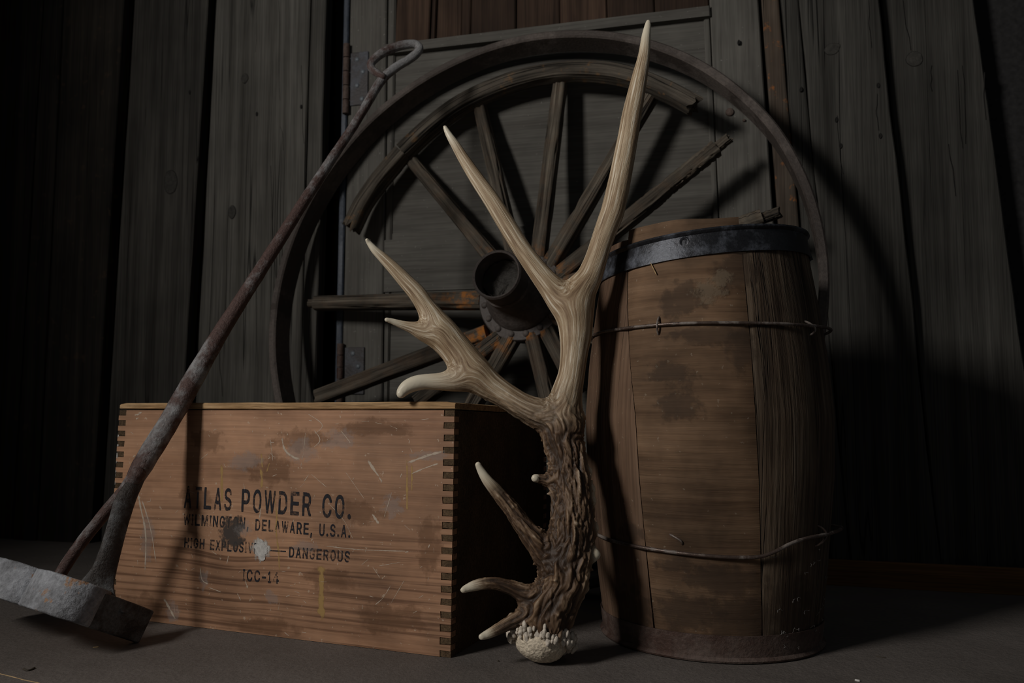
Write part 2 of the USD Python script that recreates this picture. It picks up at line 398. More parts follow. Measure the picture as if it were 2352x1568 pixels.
metal('hinge_steel', (0.040, 0.034, 0.034), (0.095, 0.10, 0.115), scale=34, lo=0.46, hi=0.62, rough=(0.5, 0.7), metallic=0.2, bump=0.0005)
metal('blue_strip_metal', (0.040, 0.050, 0.068), (0.058, 0.07, 0.09), scale=24, rough=(0.5, 0.7), metallic=0.1, bump=0.0002)
plain('screw_metal', (0.17, 0.19, 0.21), rough=0.5, metallic=0.2)
plain('backing_black', (0.012, 0.011, 0.010), rough=0.95)
plain('post_black', (0.022, 0.021, 0.021), rough=0.95)
plain('white_paint', (0.52, 0.50, 0.47), rough=0.8, scale=300, amount=0.25, bump=0.0006)
plain('ochre_paint', (0.42, 0.26, 0.08), rough=0.8, scale=300)
plain('scratch_wood', (0.50, 0.40, 0.30), rough=0.8, scale=300)
plain('knot_wood', (0.075, 0.058, 0.045), rough=0.8, scale=160, amount=0.6, bump=0.001)
plain('grey_knot_wood', (0.042, 0.039, 0.034), rough=0.85, scale=160, amount=0.4, bump=0.001)
plain('straw', (0.40, 0.27, 0.13), rough=0.7)
plain('dark_chip', (0.05, 0.04, 0.03), rough=0.7)
plain('pale_chip', (0.55, 0.53, 0.50), rough=0.7)
plain('dust', (0.17, 0.16, 0.15), rough=0.9)

# worn stencil ink: the noise leaves the wood bare
graph('stencil_ink', {
    'at': ('attribute', {'attribute': 'flow'}), 'n': ('noise_texture', {'scale': 330.0, 'detail': 4.0, 'roughness': 0.7}), 'n2': ('noise_texture', {'scale': 75.0, 'detail': 3.0, 'roughness': 0.6}),
    'a': ('math', {'math_type': 'multiply_add', 'value2': 1.1}), 'f': ('map_range', {'from_min': 0.92, 'from_max': 1.28, 'to_min': 0.12, 'to_max': 1.0, 'clamp': True}),
    't': ('transparent_bsdf', {}), 'p': ('principled_bsdf', {'base_color': (0.028, 0.028, 0.034), 'roughness': 0.8, 'specular_ior_level': 0.2}), 'm': ('mix_closure', {})},
    [('at.vector', 'n.vector'), ('at.vector', 'n2.vector'), ('n2.fac', 'a.value1'), ('n.fac', 'a.value3'), ('a.value', 'f.value'), ('f.result', 'm.fac'), ('p.BSDF', 'm.closure1'), ('t.BSDF', 'm.closure2')], surface='m.closure')


def patchy(name, col, scale, spread=1.0, most=1.0, rough=.8, detail=5.0):
    """Paint, dirt, stain or painted shade that thins out towards its rim (aux x) and is worn through by noise."""
    graph(name, {
        'at': ('attribute', {'attribute': 'flow'}), 'ax': ('attribute', {'attribute': 'aux'}), 'sx': ('separate_xyz', {}),
        'n': ('noise_texture', {'scale': scale, 'detail': detail, 'roughness': 0.68}), 'a': ('math', {'math_type': 'subtract', 'value2': 0.5}),
        'm1': ('math', {'math_type': 'multiply_add', 'value2': spread * 2}), 'f': ('map_range', {'from_min': 0.30, 'from_max': 0.75, 'to_min': 1.0, 'to_max': 1.0 - most, 'clamp': True}),
        't': ('transparent_bsdf', {}), 'p': ('principled_bsdf', {'base_color': col, 'roughness': rough, 'specular_ior_level': 0.25}), 'm': ('mix_closure', {})},
        [('at.vector', 'n.vector'), ('ax.vector', 'sx.vector'), ('n.fac', 'a.value1'), ('a.value', 'm1.value1'), ('sx.x', 'm1.value3'), ('m1.value', 'f.value'), ('f.result', 'm.fac'), ('p.BSDF', 'm.closure1'), ('t.BSDF', 'm.closure2')], surface='m.closure')


patchy('worn_white_paint', (0.52, 0.50, 0.46), 150.0, 0.9, 1.0)
patchy('scuff_haze', (0.42, 0.38, 0.36), 140.0, 1.3, .24)
patchy('scratch_mark', (0.56, 0.46, 0.36), 200.0, 1.2, .85)
patchy('dark_stain', (0.065, 0.055, 0.050), 130.0, 1.2, .8)
patchy('soft_stain', (0.18, 0.092, 0.048), 60.0, 1.3, .30)
patchy('worn_ochre_paint', (0.46, 0.29, 0.11), 150.0, 1.3, .8)
patchy('pale_smudge', (0.20, 0.15, 0.10), 90.0, 1.5, .5)
patchy('keg_dirt', (0.060, 0.040, 0.028), 80.0, 1.3, .38)  # old dirt, with the dimmer light low on the keg painted in

# trodden concrete
graph('floor_concrete', {
    'at': ('attribute', {'attribute': 'flow'}), 'n1': ('noise_texture', {'scale': 4.5, 'detail': 6.0, 'roughness': 0.6}), 'n2': ('noise_texture', {'scale': 230.0, 'detail': 5.0, 'roughness': 0.7}),
    'n3': ('noise_texture', {'scale': 26.0, 'detail': 5.0, 'roughness': 0.65}),
    'r1': ('rgb_ramp', {'ramp': [(0.35, (0.120, 0.102, 0.090)), (0.65, (0.165, 0.143, 0.128))]}), 'r2': ('rgb_ramp', {'ramp': [(0.3, (0.72, 0.72, 0.72)), (0.7, (1.12, 1.12, 1.12))]}), 'x': ('mix', {'mix_type': 'multiply', 'fac': 0.8}),
    'a': ('math', {'math_type': 'multiply_add', 'value2': 2.2}), 'b': ('bump', {'distance': 0.0014, 'strength': 0.8}), 'p': ('principled_bsdf', {'roughness': 0.72, 'specular_ior_level': 0.3})},
    [('at.vector', 'n1.vector'), ('at.vector', 'n2.vector'), ('at.vector', 'n3.vector'), ('n1.fac', 'r1.fac'), ('n2.fac', 'r2.fac'), ('r1.color', 'x.color1'), ('r2.color', 'x.color2'), ('x.color', 'p.base_color'),
     ('n3.fac', 'a.value1'), ('n2.fac', 'a.value3'), ('a.value', 'b.height'), ('b.normal', 'p.normal')])

# antler: aux = (roughness of the horn 0..1, polish of the tip 0..1, height of the ridge 0..1)
graph('antler_horn', {
    'at': ('attribute', {'attribute': 'flow'}), 'ax': ('attribute', {'attribute': 'aux'}), 'sp': ('separate_xyz', {}),
    'm1': ('mapping', {'scale': (360, 360, 15)}), 'n1': ('noise_texture', {'scale': 1.0, 'detail': 5.0, 'roughness': 0.62, 'distortion': 0.3}),
    'm2': ('mapping', {'scale': (900, 900, 60)}), 'n2': ('noise_texture', {'scale': 1.0, 'detail': 3.0, 'roughness': 0.6}),
    'm3': ('mapping', {'scale': (60, 60, 11)}), 'n3': ('noise_texture', {'scale': 1.0, 'detail': 3.0, 'roughness': 0.55}),
    'rs': ('rgb_ramp', {'ramp': [(0.32, (0.22, 0.145, 0.085)), (0.44, (0.42, 0.31, 0.20)), (0.54, (0.53, 0.42, 0.285)), (0.63, (0.78, 0.70, 0.57))]}),
    'rr': ('rgb_ramp', {'ramp': [(0.14, (0.028, 0.015, 0.008)), (0.40, (0.125, 0.074, 0.042)), (0.60, (0.25, 0.165, 0.100)), (0.80, (0.52, 0.42, 0.31))]}),
    'hm': ('math', {'math_type': 'multiply_add', 'value2': 0.42}), 'hz': ('math', {'math_type': 'multiply', 'value2': 0.62}),
    'x1': ('mix', {'mix_type': 'mix'}),
    'b3': ('rgb_ramp', {'ramp': [(0.35, (0.66, 0.58, 0.5)), (0.55, (1, 1, 1))]}), 'x3': ('mix', {'mix_type': 'multiply', 'fac': 0.8}),
    'r2': ('rgb_ramp', {'ramp': [(0.3, (0.72, 0.68, 0.62)), (0.6, (1, 1, 1))]}), 'x2': ('mix', {'mix_type': 'multiply', 'fac': 0.8}),
    'x4': ('mix', {'mix_type': 'mix', 'color2': (0.68, 0.61, 0.475)}),
    'h': ('math', {'math_type': 'multiply_add', 'value2': 0.5}), 'ro': ('map_range', {'from_min': 0.0, 'from_max': 1.0, 'to_min': 0.58, 'to_max': 0.36}),
    'bs': ('map_range', {'from_min': 0.0, 'from_max': 1.0, 'to_min': 0.9, 'to_max': 0.1}),
    'b': ('bump', {'distance': 0.0007}), 'p': ('principled_bsdf', {'specular_ior_level': 0.38})},
    [('at.vector', 'm1.vector'), ('m1.vector', 'n1.vector'), ('at.vector', 'm2.vector'), ('m2.vector', 'n2.vector'), ('at.vector', 'm3.vector'), ('m3.vector', 'n3.vector'), ('ax.vector', 'sp.vector'),
     ('n1.fac', 'rs.fac'), ('sp.z', 'hz.value1'), ('n1.fac', 'hm.value1'), ('hz.value', 'hm.value3'), ('hm.value', 'rr.fac'), ('rs.color', 'x1.color1'), ('rr.color', 'x1.color2'), ('sp.x', 'x1.fac'),
     ('n3.fac', 'b3.fac'), ('x1.color', 'x3.color1'), ('b3.color', 'x3.color2'), ('n2.fac', 'r2.fac'), ('x3.color', 'x2.color1'), ('r2.color', 'x2.color2'),
     ('x2.color', 'x4.color1'), ('sp.y', 'x4.fac'), ('x4.color', 'p.base_color'), ('n1.fac', 'h.value3'), ('n2.fac', 'h.value1'), ('h.value', 'b.height'), ('sp.y', 'bs.value'), ('bs.result', 'b.strength'),
     ('sp.y', 'ro.value'), ('ro.result', 'p.roughness'), ('b.normal', 'p.normal')])
plain('antler_base_bone', (0.70, 0.60, 0.46), rough=0.75, scale=420, amount=0.35, bump=0.0009)
plain('antler_pearl_horn', (0.54, 0.475, 0.395), rough=0.55, scale=200, amount=0.5, bump=0.0008)

# ------------------------------------------------------------------ the setting: floor
fm = box(-2.2, 2.2, -1.2, 2.4, -0.05, 0.0, 0.002)
tag(put('/World', 'floor', fm, 'floor_concrete'), 'brown-grey trodden concrete floor under the still life', kind='structure')

# ------------------------------------------------------------------ the back wall with its door
WYAW, WLEAN, WD = -0.2535, -0.036, 1.356
wu = A(math.cos(WYAW), math.sin(WYAW), 0)
wn0 = A(-math.sin(WYAW), math.cos(WYAW), 0)
wz = A(0, 0, 1) * math.cos(WLEAN) + wn0 * math.sin(WLEAN)
wn = np.cross(wz, wu)          # into the wall
W4 = frame4(A(0, WD, 0), wu, wn, wz)
WTOP = 1.45


def wl(px, off=0.0):
    """(s, z) on the wall plane moved off metres towards the camera."""
    p = on_plane(px, A(0, WD, 0) - wn * off, wn) - A(0, WD, 0)
    return A(p @ wu, p @ wz)


def edge(a, b, off=0.0):
    """A near-vertical line through two picture points: s as a function of z."""
    (s0, z0), (s1, z1) = wl(a, off), wl(b, off)
    return lambda z: s0 + (s1 - s0) * (np.asarray(z, float) - z0) / (z1 - z0)


def plank(eL, eR, z0, z1, front, thick, seg=70, wave=0.0012, seed=0, ch=0.002, cup=0.0012):
    """Upright board between two edge lines; its front lies front metres before the wall plane."""
    zs = np.linspace(z0, z1, seg)
    L, R = eL(zs), eR(zs)
    nz = lambda k: (meshkit.fbm(np.stack([zs * 7, zs * 0 + seed * 3.1 + k, zs * 0], 1), 3, seed) - 0.5) * 2 * wave
    L, R = L + nz(0.3), R + nz(1.7)
    rings = []
    us = np.linspace(0, 1, 7)[1:-1]
    for z, l, r, k in zip(zs, L, R, range(seg)):
        f = -front
        row = [(l, f + thick, z), (l, f + ch, z), (l + ch, f, z)]
        for u in us:
            row.append((l + (r - l) * u, f + cup * (meshkit.noise(A(u * 2.3 + seed, z * 3, seed * 1.7), seed) - 0.5), z))
        row += [(r - ch, f, z), (r, f + ch, z), (r, f + thick, z)]
        rings.append(row)
    return loft(rings)


vflow = lambda p: p
hflow = lambda p: np.stack([p[:, 2], p[:, 1], p[:, 0]], 1)
wall = Node('wall_back', W4)
tag(wall.prim, 'weathered barn wall of upright grey planks behind everything', kind='structure')
put(wall, 'backing_board', box(-1.75, 1.45, 0.075, 0.095, -0.01, WTOP), 'backing_black')

far_l, far_r = (lambda z: np.asarray(z) * 0 - 1.6), (lambda z: np.asarray(z) * 0 + 1.3)
planks = [
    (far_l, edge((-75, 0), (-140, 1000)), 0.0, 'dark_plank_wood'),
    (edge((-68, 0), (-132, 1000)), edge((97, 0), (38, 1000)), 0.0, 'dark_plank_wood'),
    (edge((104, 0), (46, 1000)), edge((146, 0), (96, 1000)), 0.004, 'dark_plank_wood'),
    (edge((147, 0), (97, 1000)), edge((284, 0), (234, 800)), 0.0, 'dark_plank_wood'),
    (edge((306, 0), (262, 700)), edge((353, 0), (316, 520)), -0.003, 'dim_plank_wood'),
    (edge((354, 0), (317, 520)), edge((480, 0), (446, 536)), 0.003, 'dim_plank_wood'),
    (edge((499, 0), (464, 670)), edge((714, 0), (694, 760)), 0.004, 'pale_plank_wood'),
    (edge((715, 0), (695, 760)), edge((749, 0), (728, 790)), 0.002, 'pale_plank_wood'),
    (edge((1749, 0), (1784, 470)), edge((1789, 0), (1835, 514)), 0.000, 'orange_worn_wood'),
    (edge((1793, 0), (1839, 514)), edge((1832, 0), (1880, 514)), 0.008, 'grey_plank_wood'),
    (edge((1833, 0), (1881, 514)), edge((2017, 0), (2060, 400)), 0.010, 'grey_plank_wood'),
    (edge((2030, 0), (2072, 400)), edge((2244, 0), (2299, 400)), -0.012, 'grey_plank_wood'),
    (edge((2258, 0), (2313, 400)), far_r, -0.055, 'post_black'),
]
for i, (l, r, fr, mt) in enumerate(planks):
    put(wall, 'plank', plank(l, r, -0.005, WTOP, fr, 0.026, seed=i + 1, seg=90, wave=0.0034 if mt == 'grey_plank_wood' else .0014), mt, smooth=35, flow=vflow)
# strips that close the gaps from behind
for a, b in (((284, 0), (306, 0)), ((480, 0), (499, 0)), ((97, 0), (104, 0)), ((2017, 0), (2034, 0))):
    dx = -45 if a[0] < 1176 else 55
    put(wall, 'cover_strip', plank(edge((a[0] - 14, 0), (a[0] - 14 + dx, 600)), edge((b[0] + 14, 0), (b[0] + 14 + dx, 600)), -0.005, WTOP, -0.034, 0.02, seg=12, seed=40 + a[0]), 'dark_plank_wood', flow=vflow)


def knot(px, rx, rz, front, tilt=0.0, mt='grey_knot_wood', seed=0, label='dark knot in the board'):
    s, z = wl(px, front)
    k = 22
    a = np.arange(k) * 2 * np.pi / k
    wob = 1 + 0.22 * (meshkit.noise(np.stack([np.cos(a) * 1.5 + seed, np.sin(a) * 1.5, a * 0], 1), seed) - 0.5)
    def rg(q, y):
        x0, z0 = rx * q * wob * np.cos(a), rz * q * wob * np.sin(a)
        return np.stack([s + x0 * math.cos(tilt) - z0 * math.sin(tilt), np.full(k, -front - y), z + x0 * math.sin(tilt) + z0 * math.cos(tilt)], 1)
    if mt == 'grey_knot_wood':
        put(wall, 'knot', loft([rg(1.0, -0.004), rg(1.0, 0.0003), rg(0.5, 0.0004)]), 'backing_black', smooth=50, label='dark ring of the knot')
        put(wall, 'knot', loft([rg(.95, -0.004), rg(.94, 0.0008), rg(0.7, 0.0014), rg(0.4, 0.0012)]), mt, smooth=50, label=label)
    else:
        put(wall, 'knot', loft([rg(1.0, -0.004), rg(1.0, 0.0006), rg(0.86, 0.0011), rg(0.4, 0.0007)]), mt, smooth=50, label=label)


knot((1912, 113), 0.0125, 0.0095, 0.010, 0.5, seed=3)
knot((2100, 135), 0.012, 0.013, -0.012, 0.2, seed=4)
knot((562, 180), 0.0075, 0.010, 0.0045, 0.0, seed=5)
knot((533, 487), 0.0085, 0.013, 0.0045, 0.0, seed=6)
knot((392, 418), 0.015, 0.024, 0.003, 0.0, seed=7)
for px, fr in (((1840, 205), .0105), ((2017, 196), .0105), ((2022, 312), .0105), ((1921, 275), .0105), ((1931, 335), .0105), ((590, 262), .0045), ((692, 245), .0045), ((1697, 97), .004), ((436, 212), .003)):
    knot(px, 0.0022, 0.0042, fr, 0, 'backing_black', seed=px[0], label='rusty nail hole')


# long drying cracks: thin dark slivers let into the boards
def crack(a, b, w, front, seed):
    (s0, z0), (s1, z1) = wl(a, front), wl(b, front)
    t = np.linspace(0, 1, 14)
    ss = s0 + (s1 - s0) * t + (meshkit.noise(np.stack([t * 4, t * 0 + seed, t * 0], 1), seed) - .5) * .003
    ww = w * np.sin(np.pi * np.clip(t, .02, .98)) ** .7
    zz = z0 + (z1 - z0) * t
    return loft([[(s - x, -front + .003, z), (s, -front - .0004, z), (s + x, -front + .003, z), (s, -front + .006, z)] for s, x, z in zip(ss, ww, zz)])


cr = [crack((641, 0), (643, 230), .0009, .0045, 1), crack((692, 150), (697, 330), .0013, .0045, 2), crack((645, 290), (652, 345), .0009, .0045, 3), crack((590, 0), (588, 120), .0006, .0045, 4),
      crack((2260, 165), (2265, 275), .0032, -.0115, 5), crack((2180, 330), (2195, 450), .0022, -.0115, 6), crack((2072, 0), (2092, 115), .0008, -.0115, 7), crack((2138, 150), (2140, 210), .0012, -.0115, 8),
      crack((1993, 0), (2000, 110), .0008, .0105, 9), crack((2013, 215), (2016, 300), .0009, .0105, 10), crack((1921, 265), (1935, 400), .0008, .0105, 11), crack((2200, 160), (2210, 340), .0007, -.0115, 12),
      crack((2212, 150), (2220, 330), .0007, -.0115, 13), crack((500, 780), (512, 910), .0008, .0045, 14), crack((620, 380), (632, 640), .0007, .0045, 15)]
put(wall, 'drying_cracks', join(cr), 'backing_black', label='long dark drying cracks in the planks').SetCustomDataByKey('kind', 'stuff')

# baseboard at the right foot of the wall
s0 = wl((1880, 1345), 0.02)[0]
zt = wl((2250, 1301), 0.02)[1]
bb = Node('baseboard_back', W4)
tag(bb.prim, 'orange-brown board along the foot of the wall at the far right', kind='structure')
put(bb, 'board', box(s0, 1.3, -0.020, 0.0 - 0.0125, 0.0, zt), 'baseboard_wood', flow=hflow)

# the door
door = Node('door_1', W4)
tag(door.prim, 'old grey panelled door behind the wagon wheel, brown boards in its upper half', kind='structure')
dl, dr = edge((805, 0), (789, 700)), edge((1741, 0), (1774, 470))
sl = edge((888, 0), (879, 740))
sr = edge((1631, 20), (1648, 400))
pl, prr = edge((908, 0), (898, 500)), edge((1614, 20), (1632, 400))
z_led0, z_led1 = wl((1560, 48))[1], wl((1560, 25))[1]
z_r1, z_r0 = wl((981, 546))[1], wl((1033, 665))[1]
D = 0.0
put(door, 'stile', plank(dl, sl, 0.004, WTOP, D, 0.03, seed=61, wave=0.0006), 'panel_wood', smooth=35, flow=vflow)
put(door, 'stile', plank(sr, dr, 0.004, WTOP, D, 0.03, seed=62, wave=0.0006), 'panel_wood', smooth=35, flow=vflow)


def rail(z0, z1, front, seed, thick=0.03, l=sl, r=sr):
    return plank(lambda z: l(z) - 0.0, lambda z: r(z) + 0.0, z0, z1, front, thick, seg=8, wave=0, seed=seed)


put(door, 'rail', rail(z_r0, z_r1, D - 0.0006, 63), 'panel_wood', smooth=35, flow=hflow)
put(door, 'rail', rail(0.01, 0.12, D - 0.0006, 64), 'panel_wood', smooth=35, flow=hflow)
put(door, 'rail', rail(z_led0, z_led1, D + 0.006, 65), 'panel_wood', smooth=35, flow=hflow, label='ledge under the brown boards')
put(door, 'panel', rail(z_r1 - 0.004, z_led0 + 0.006, D - 0.009, 66, 0.012), 'panel_wood', smooth=35, flow=hflow)
put(door, 'panel', rail(0.11, z_r0 + 0.004, D - 0.009, 67, 0.012), 'panel_wood', smooth=35, flow=hflow)
for (e0, e1, z0, z1) in ((sl, pl, z_r1, z_led0), (sl, pl, 0.12, z_r0), (prr, sr, z_r1, z_led0), (sl, pl, z_led1, WTOP)):
    put(door, 'moulding', plank(lambda z, e=e0: e(z) + .0008, lambda z, e=e1: e(z) - .0008, z0, z1, D - 0.0035, 0.012, seg=20, wave=0.0002, ch=0.003), 'panel_wood', smooth=35, flow=vflow)
for z0, z1 in ((z_r1, z_r1 + 0.012), (z_r0 - 0.012, z_r0)):
    put(door, 'moulding', plank(pl, prr, z0, z1, D - 0.0035, 0.012, seg=6, wave=0, ch=0.003), 'panel_wood', smooth=35, flow=hflow)
bx = [(909, 986), (989, 999), (1001, 1058), (1059, 1079), (1080, 1182), (1184, 1283), (1285, 1391), (1393, 1501), (1503, 1628)]
for i, (a, b) in enumerate(bx):
    k = lambda x: x - (x - 1176) * 0.0 + (x - 1250) / 350 * 6
    put(door, 'board', plank(edge((a, 0), (k(a), 100)), edge((b, 0), (k(b), 100)), z_led1 - .01, WTOP, D - 0.006 - 0.002 * (i % 3), 0.02, seed=80 + i, seg=24, wave=0.0007), 'brown_board_wood', smooth=35, flow=vflow)
# metal strip and hinges
put(door, 'metal_strip', plank(edge((790, 0), (773, 700)), edge((802, 0), (787, 700)), 0.004, WTOP, 0.001, 0.03, seg=20, wave=0), 'blue_strip_metal', smooth=35, flow=vflow)


def hinge(pa, pb, ka, kb, kx, screws):
    (s0, z1), (s1, z0) = wl(pa), wl(pb)
    h = put(door, 'hinge', box(s0, s1, -D - 0.003, -D + 0.004, z0, z1, 0.001), 'hinge_steel')
    (_, kz1), (_, kz0) = wl((kx, ka)), wl((kx, kb))
    s = wl((kx, (ka + kb) / 2), 0.01)[0]
    n = 5
    for i in range(n):
        a, b = kz0 + (kz1 - kz0) * i / n, kz0 + (kz1 - kz0) * (i + .94) / n
        m, f = tube([(s, -.006, a), (s, -.006, (a + b) / 2), (s, -.006, b)], .0062, 18, A(1, 0, 0), round_ends=False)
        put(h, 'knuckle', m, 'rusty_hoop_steel', smooth=40, flow=f)
    for p in screws:
        q = wl(p)
        m = revolve([(0, .0022), (.0022, .002), (.0038, .001), (.0044, 0), (.0044, -.001), (0, -.001)], 20)
        m.apply_transform(trimesh.transformations.rotation_matrix(np.pi / 2, [1, 0, 0]))
        m.apply_translation([q[0], -D - .003, q[1]])
        put(h, 'screw', m, 'screw_metal', smooth=50)


hinge((802, 124), (846, 240), 104, 264, 793, [(822, 138), (835, 166), (822, 198), (833, 228)])
hinge((787, 798), (837, 905), 788, 925, 779, [(812, 812), (824, 842)])
# pegs on the door
for px, r in (((1676, 258), .0065), ((1709, 277), .0022)):
    q = wl(px)
    m = revolve([(0, .004), (r * .8, .0035), (r, .002), (r, -.001), (0, -.001)], 24)
    m.apply_transform(trimesh.transformations.rotation_matrix(np.pi / 2, [1, 0, 0]))
    m.apply_translation([q[0], -D, q[1]])
    put(door, 'peg', m, 'rusty_hoop_steel', smooth=50)

# side wall left of the picture: the daylight comes in past its end
lw = Node('wall_left', frame4(A(WALLX, 0, 0), A(0, 1, 0), A(-1, 0, 0), A(0, 0, 1)))
tag(lw.prim, 'barn side wall of dark upright planks with the small window', kind='structure')
c_ = lambda v: (lambda z: np.asarray(z) * 0 + v)
w0_, w1_, h0_, h1_ = WIN_Y - WIN_W / 2 - .03, WIN_Y + WIN_W / 2 + .03, WIN_Z - WIN_H / 2 - .03, WIN_Z + WIN_H / 2 + .03
for i, (a, b, z0, z1) in enumerate([(-.95, -.72, 0, 1.9), (-.71, -.50, 0, 1.9), (-.49, w0_ - .01, 0, 1.9), (w0_, w1_, 0, h0_), (w0_, w1_, h1_, 1.9)] + [(w1_ + .21 * k, w1_ + .21 * k + .2, 0, 1.9) for k in range(8)]):
    put(lw, 'plank', plank(c_(a), c_(b), z0, z1, 0, 0.03, seg=30, seed=90 + i), 'dark_plank_wood', smooth=35, flow=vflow)
wd = Node('window_1', frame4(A(WALLX, 0, 0), A(0, 1, 0), A(-1, 0, 0), A(0, 0, 1)))
tag(wd.prim, 'small unglazed window in the side wall', kind='structure')
for a, b, z0, z1 in ((w0_, w0_ + .03, h0_, h1_), (w1_ - .03, w1_, h0_, h1_), (w0_ + .03, w1_ - .03, h0_, h0_ + .03), (w0_ + .03, w1_ - .03, h1_ - .03, h1_)):
    put(wd, 'window_frame', box(a, b, -.004, .03, z0, z1), 'dark_plank_wood')

# ------------------------------------------------------------------ wagon wheel
WS = 1.055
YW, TW = -0.3634, 0.1459
e1 = A(math.cos(YW), math.sin(YW), 0)
nn = A(-math.sin(YW), math.cos(YW), 0)
e2 = A(0, 0, 1) * math.cos(TW) + nn * math.sin(TW)
e3 = np.cross(e1, e2)        # towards the camera
hubc = at_y((1200, 683), 1.172 * WS)            # middle of the hub's flange
wheel = Node('wagon_wheel', frame4(hubc, e1, e2, e3))
tag(wheel.prim, 'old wooden wagon wheel with broken felloe and loose iron tyre leaning on the door', 'wheel')
TR, TT, TWID, TF = 0.4244 * WS, 0.0129 * WS, 0.0424 * WS, 0.0375 * WS


def wp(px, off=0.0):
    """Wheel-local point of a picture point on the wheel plane moved off towards the camera."""
    return wheel.local(on_plane(px, hubc + e3 * off, e3))


c = .0025
prof = [(TR - c, TF), (TR, TF - c), (TR, TF - TWID + c), (TR - c, TF - TWID), (TR - TT + c, TF - TWID), (TR - TT, TF - TWID + c), (TR - TT, TF - c), (TR - TT + c, TF)]
na = 240
rings = []
for k in range(na + 1):
    a = 2 * np.pi * (k % na) / na
    dr = .0012 * (meshkit.noise(A(math.cos(a) * 6, math.sin(a) * 6, 0), 5) - .5)
    rings.append([((p[0] + dr) * math.cos(a), (p[0] + dr) * math.sin(a), p[1]) for p in prof + [prof[0]]])
ring_m = loft(rings, caps=False, closed=False)
put(wheel, 'tyre', ring_m, 'rusty_tire_steel', smooth=40, label='rusty iron tyre', flow=lambda p: np.stack([np.hypot(p[:, 0], p[:, 1]), p[:, 2], np.arctan2(p[:, 1], p[:, 0]) * .4], 1))


def rough_bar(p0, p1, w0, w1, t0, t1, seed, seg=40, jag0=0.0, jag1=0.0, amt=0.0022, sides=30, power=3.4, tenon=None, checks=0.0):
    """A weathered bar from p0 to p1 (wheel-local) with super-elliptic section and splintered ends."""
    p0, p1 = A(p0), A(p1)
    d = p1 - p0
    L = np.linalg.norm(d); d /= L
    zz = A(0, 0, 1); xx = np.cross(zz, d); xx /= np.linalg.norm(xx); zz = np.cross(d, xx)
    ang = np.arange(sides) * 2 * np.pi / sides
    cx = np.sign(np.cos(ang)) * np.abs(np.cos(ang)) ** (2 / power)
    sy = np.sign(np.sin(ang)) * np.abs(np.sin(ang)) ** (2 / power)
    rings, fl = [], []
    us = np.linspace(0, 1, seg)
    if tenon:
        us = np.sort(np.r_[us, 1 - tenon[0] / L - 1e-3, 1 - tenon[0] / L])
    for u in us:
        w, t = w0 + (w1 - w0) * u, t0 + (t1 - t0) * u
        if tenon and u > 1 - tenon[0] / L - 5e-4:
            w, t = w * tenon[1], t * tenon[1]
        s = u * L
        g = meshkit.fbm(np.stack([cx * 2.6 + seed, sy * 2.6, cx * 0 + s * 5], 1), 3, seed) - .5
        g2 = np.abs(meshkit.fbm(np.stack([cx * 3.4 + seed * 2, sy * 3.4, cx * 0 + s * 3.2], 1), 2, seed + 9) - .5)
        q = 1 + (amt * 2 * g - .0034 * np.clip(1 - g2 / .045, 0, 1)) / max(w, .004)
        if checks:      # old wood broken into short blocks towards the outer end
            b = meshkit.noise(np.stack([cx * 2.2 + seed, sy * 2.2, cx * 0 + s * 95], 1), seed + 31)
            q = q - np.clip((u - checks) * 3, 0, 1) * .0022 * np.clip(1 - np.abs(b - .5) / .10, 0, 1) / max(w, .004)
        end = 0
        jit = meshkit.noise(np.stack([cx * 3, sy * 3, cx * 0 + seed], 1), seed + 3)
        if u == us[0] and jag0:
            end = -jag0 * jit
        if u == us[-1] and jag1:
            end = jag1 * jit
        base = p0 + d * s
        rings.append(base + np.outer(cx * w * q, xx) + np.outer(sy * t * q, zz) + np.outer(np.broadcast_to(end, sides), d))
        fl.append(np.stack([cx * w, sy * t, np.full(sides, s)], 1))
    return loft(rings), np.vstack([np.vstack(fl), [[0, 0, 0], [0, 0, L]]])


# spokes: picture points of the outer and the hub end
SPK = [((712, 697), (1092, 690), 15.5, 19, 0, (.012, .55)), ((930, 350), (1125, 585), 14, 17, 0, None), ((1098, 228), (1183, 590), 14.5, 16, 0, None), ((1288, 182), (1238, 590), 15, 17, 0, None),
       ((1500, 215), (1270, 600), 14, 17, 0, None), ((1668, 322), (1295, 625), 15, 17, .010, (.018, .6)), ((1786, 488), (1300, 655), 16, 17, .006, (.022, .62)),
       ((732, 912), (1105, 772), 17, 19, .004, None), ((960, 925), (1138, 785), 17, 19, 0, None), ((1085, 935), (1168, 790), 17, 18, 0, None), ((1262, 930), (1228, 785), 16, 17, 0, None), ((1330, 900), (1265, 775), 15, 17, 0, None), ((1420, 800), (1290, 735), 15, 17, .004, None)]
for i, (o, hb, wo, wi, jag, ten) in enumerate(SPK):
    off = -0.006
    po, ph = wp(o, off), wp(hb, off)
    ph = ph - (po - ph) / np.linalg.norm(po - ph) * .012
    sc = 1.242 / FPX
    mt = 'lichen_spoke_wood'
    m, f = rough_bar(ph, po, wi * sc * 1.12, wo * sc * 1.15, .0135, .012, 20 + i, jag1=jag or .002, tenon=ten, seg=110, checks=.45 if i in (5, 6) else 0.0)
    am_ = np.clip(1 - f[:, 2] / (.30 if i in (0, 7, 8, 9) else .12) / np.linalg.norm(po - ph), 0, 1) * (1.0 if i in (0, 7, 8, 9, 10) else .6) + .04
    put(wheel, 'spoke', m, mt, smooth=45, flow=f, aux=np.stack([am_, am_, am_], 1))

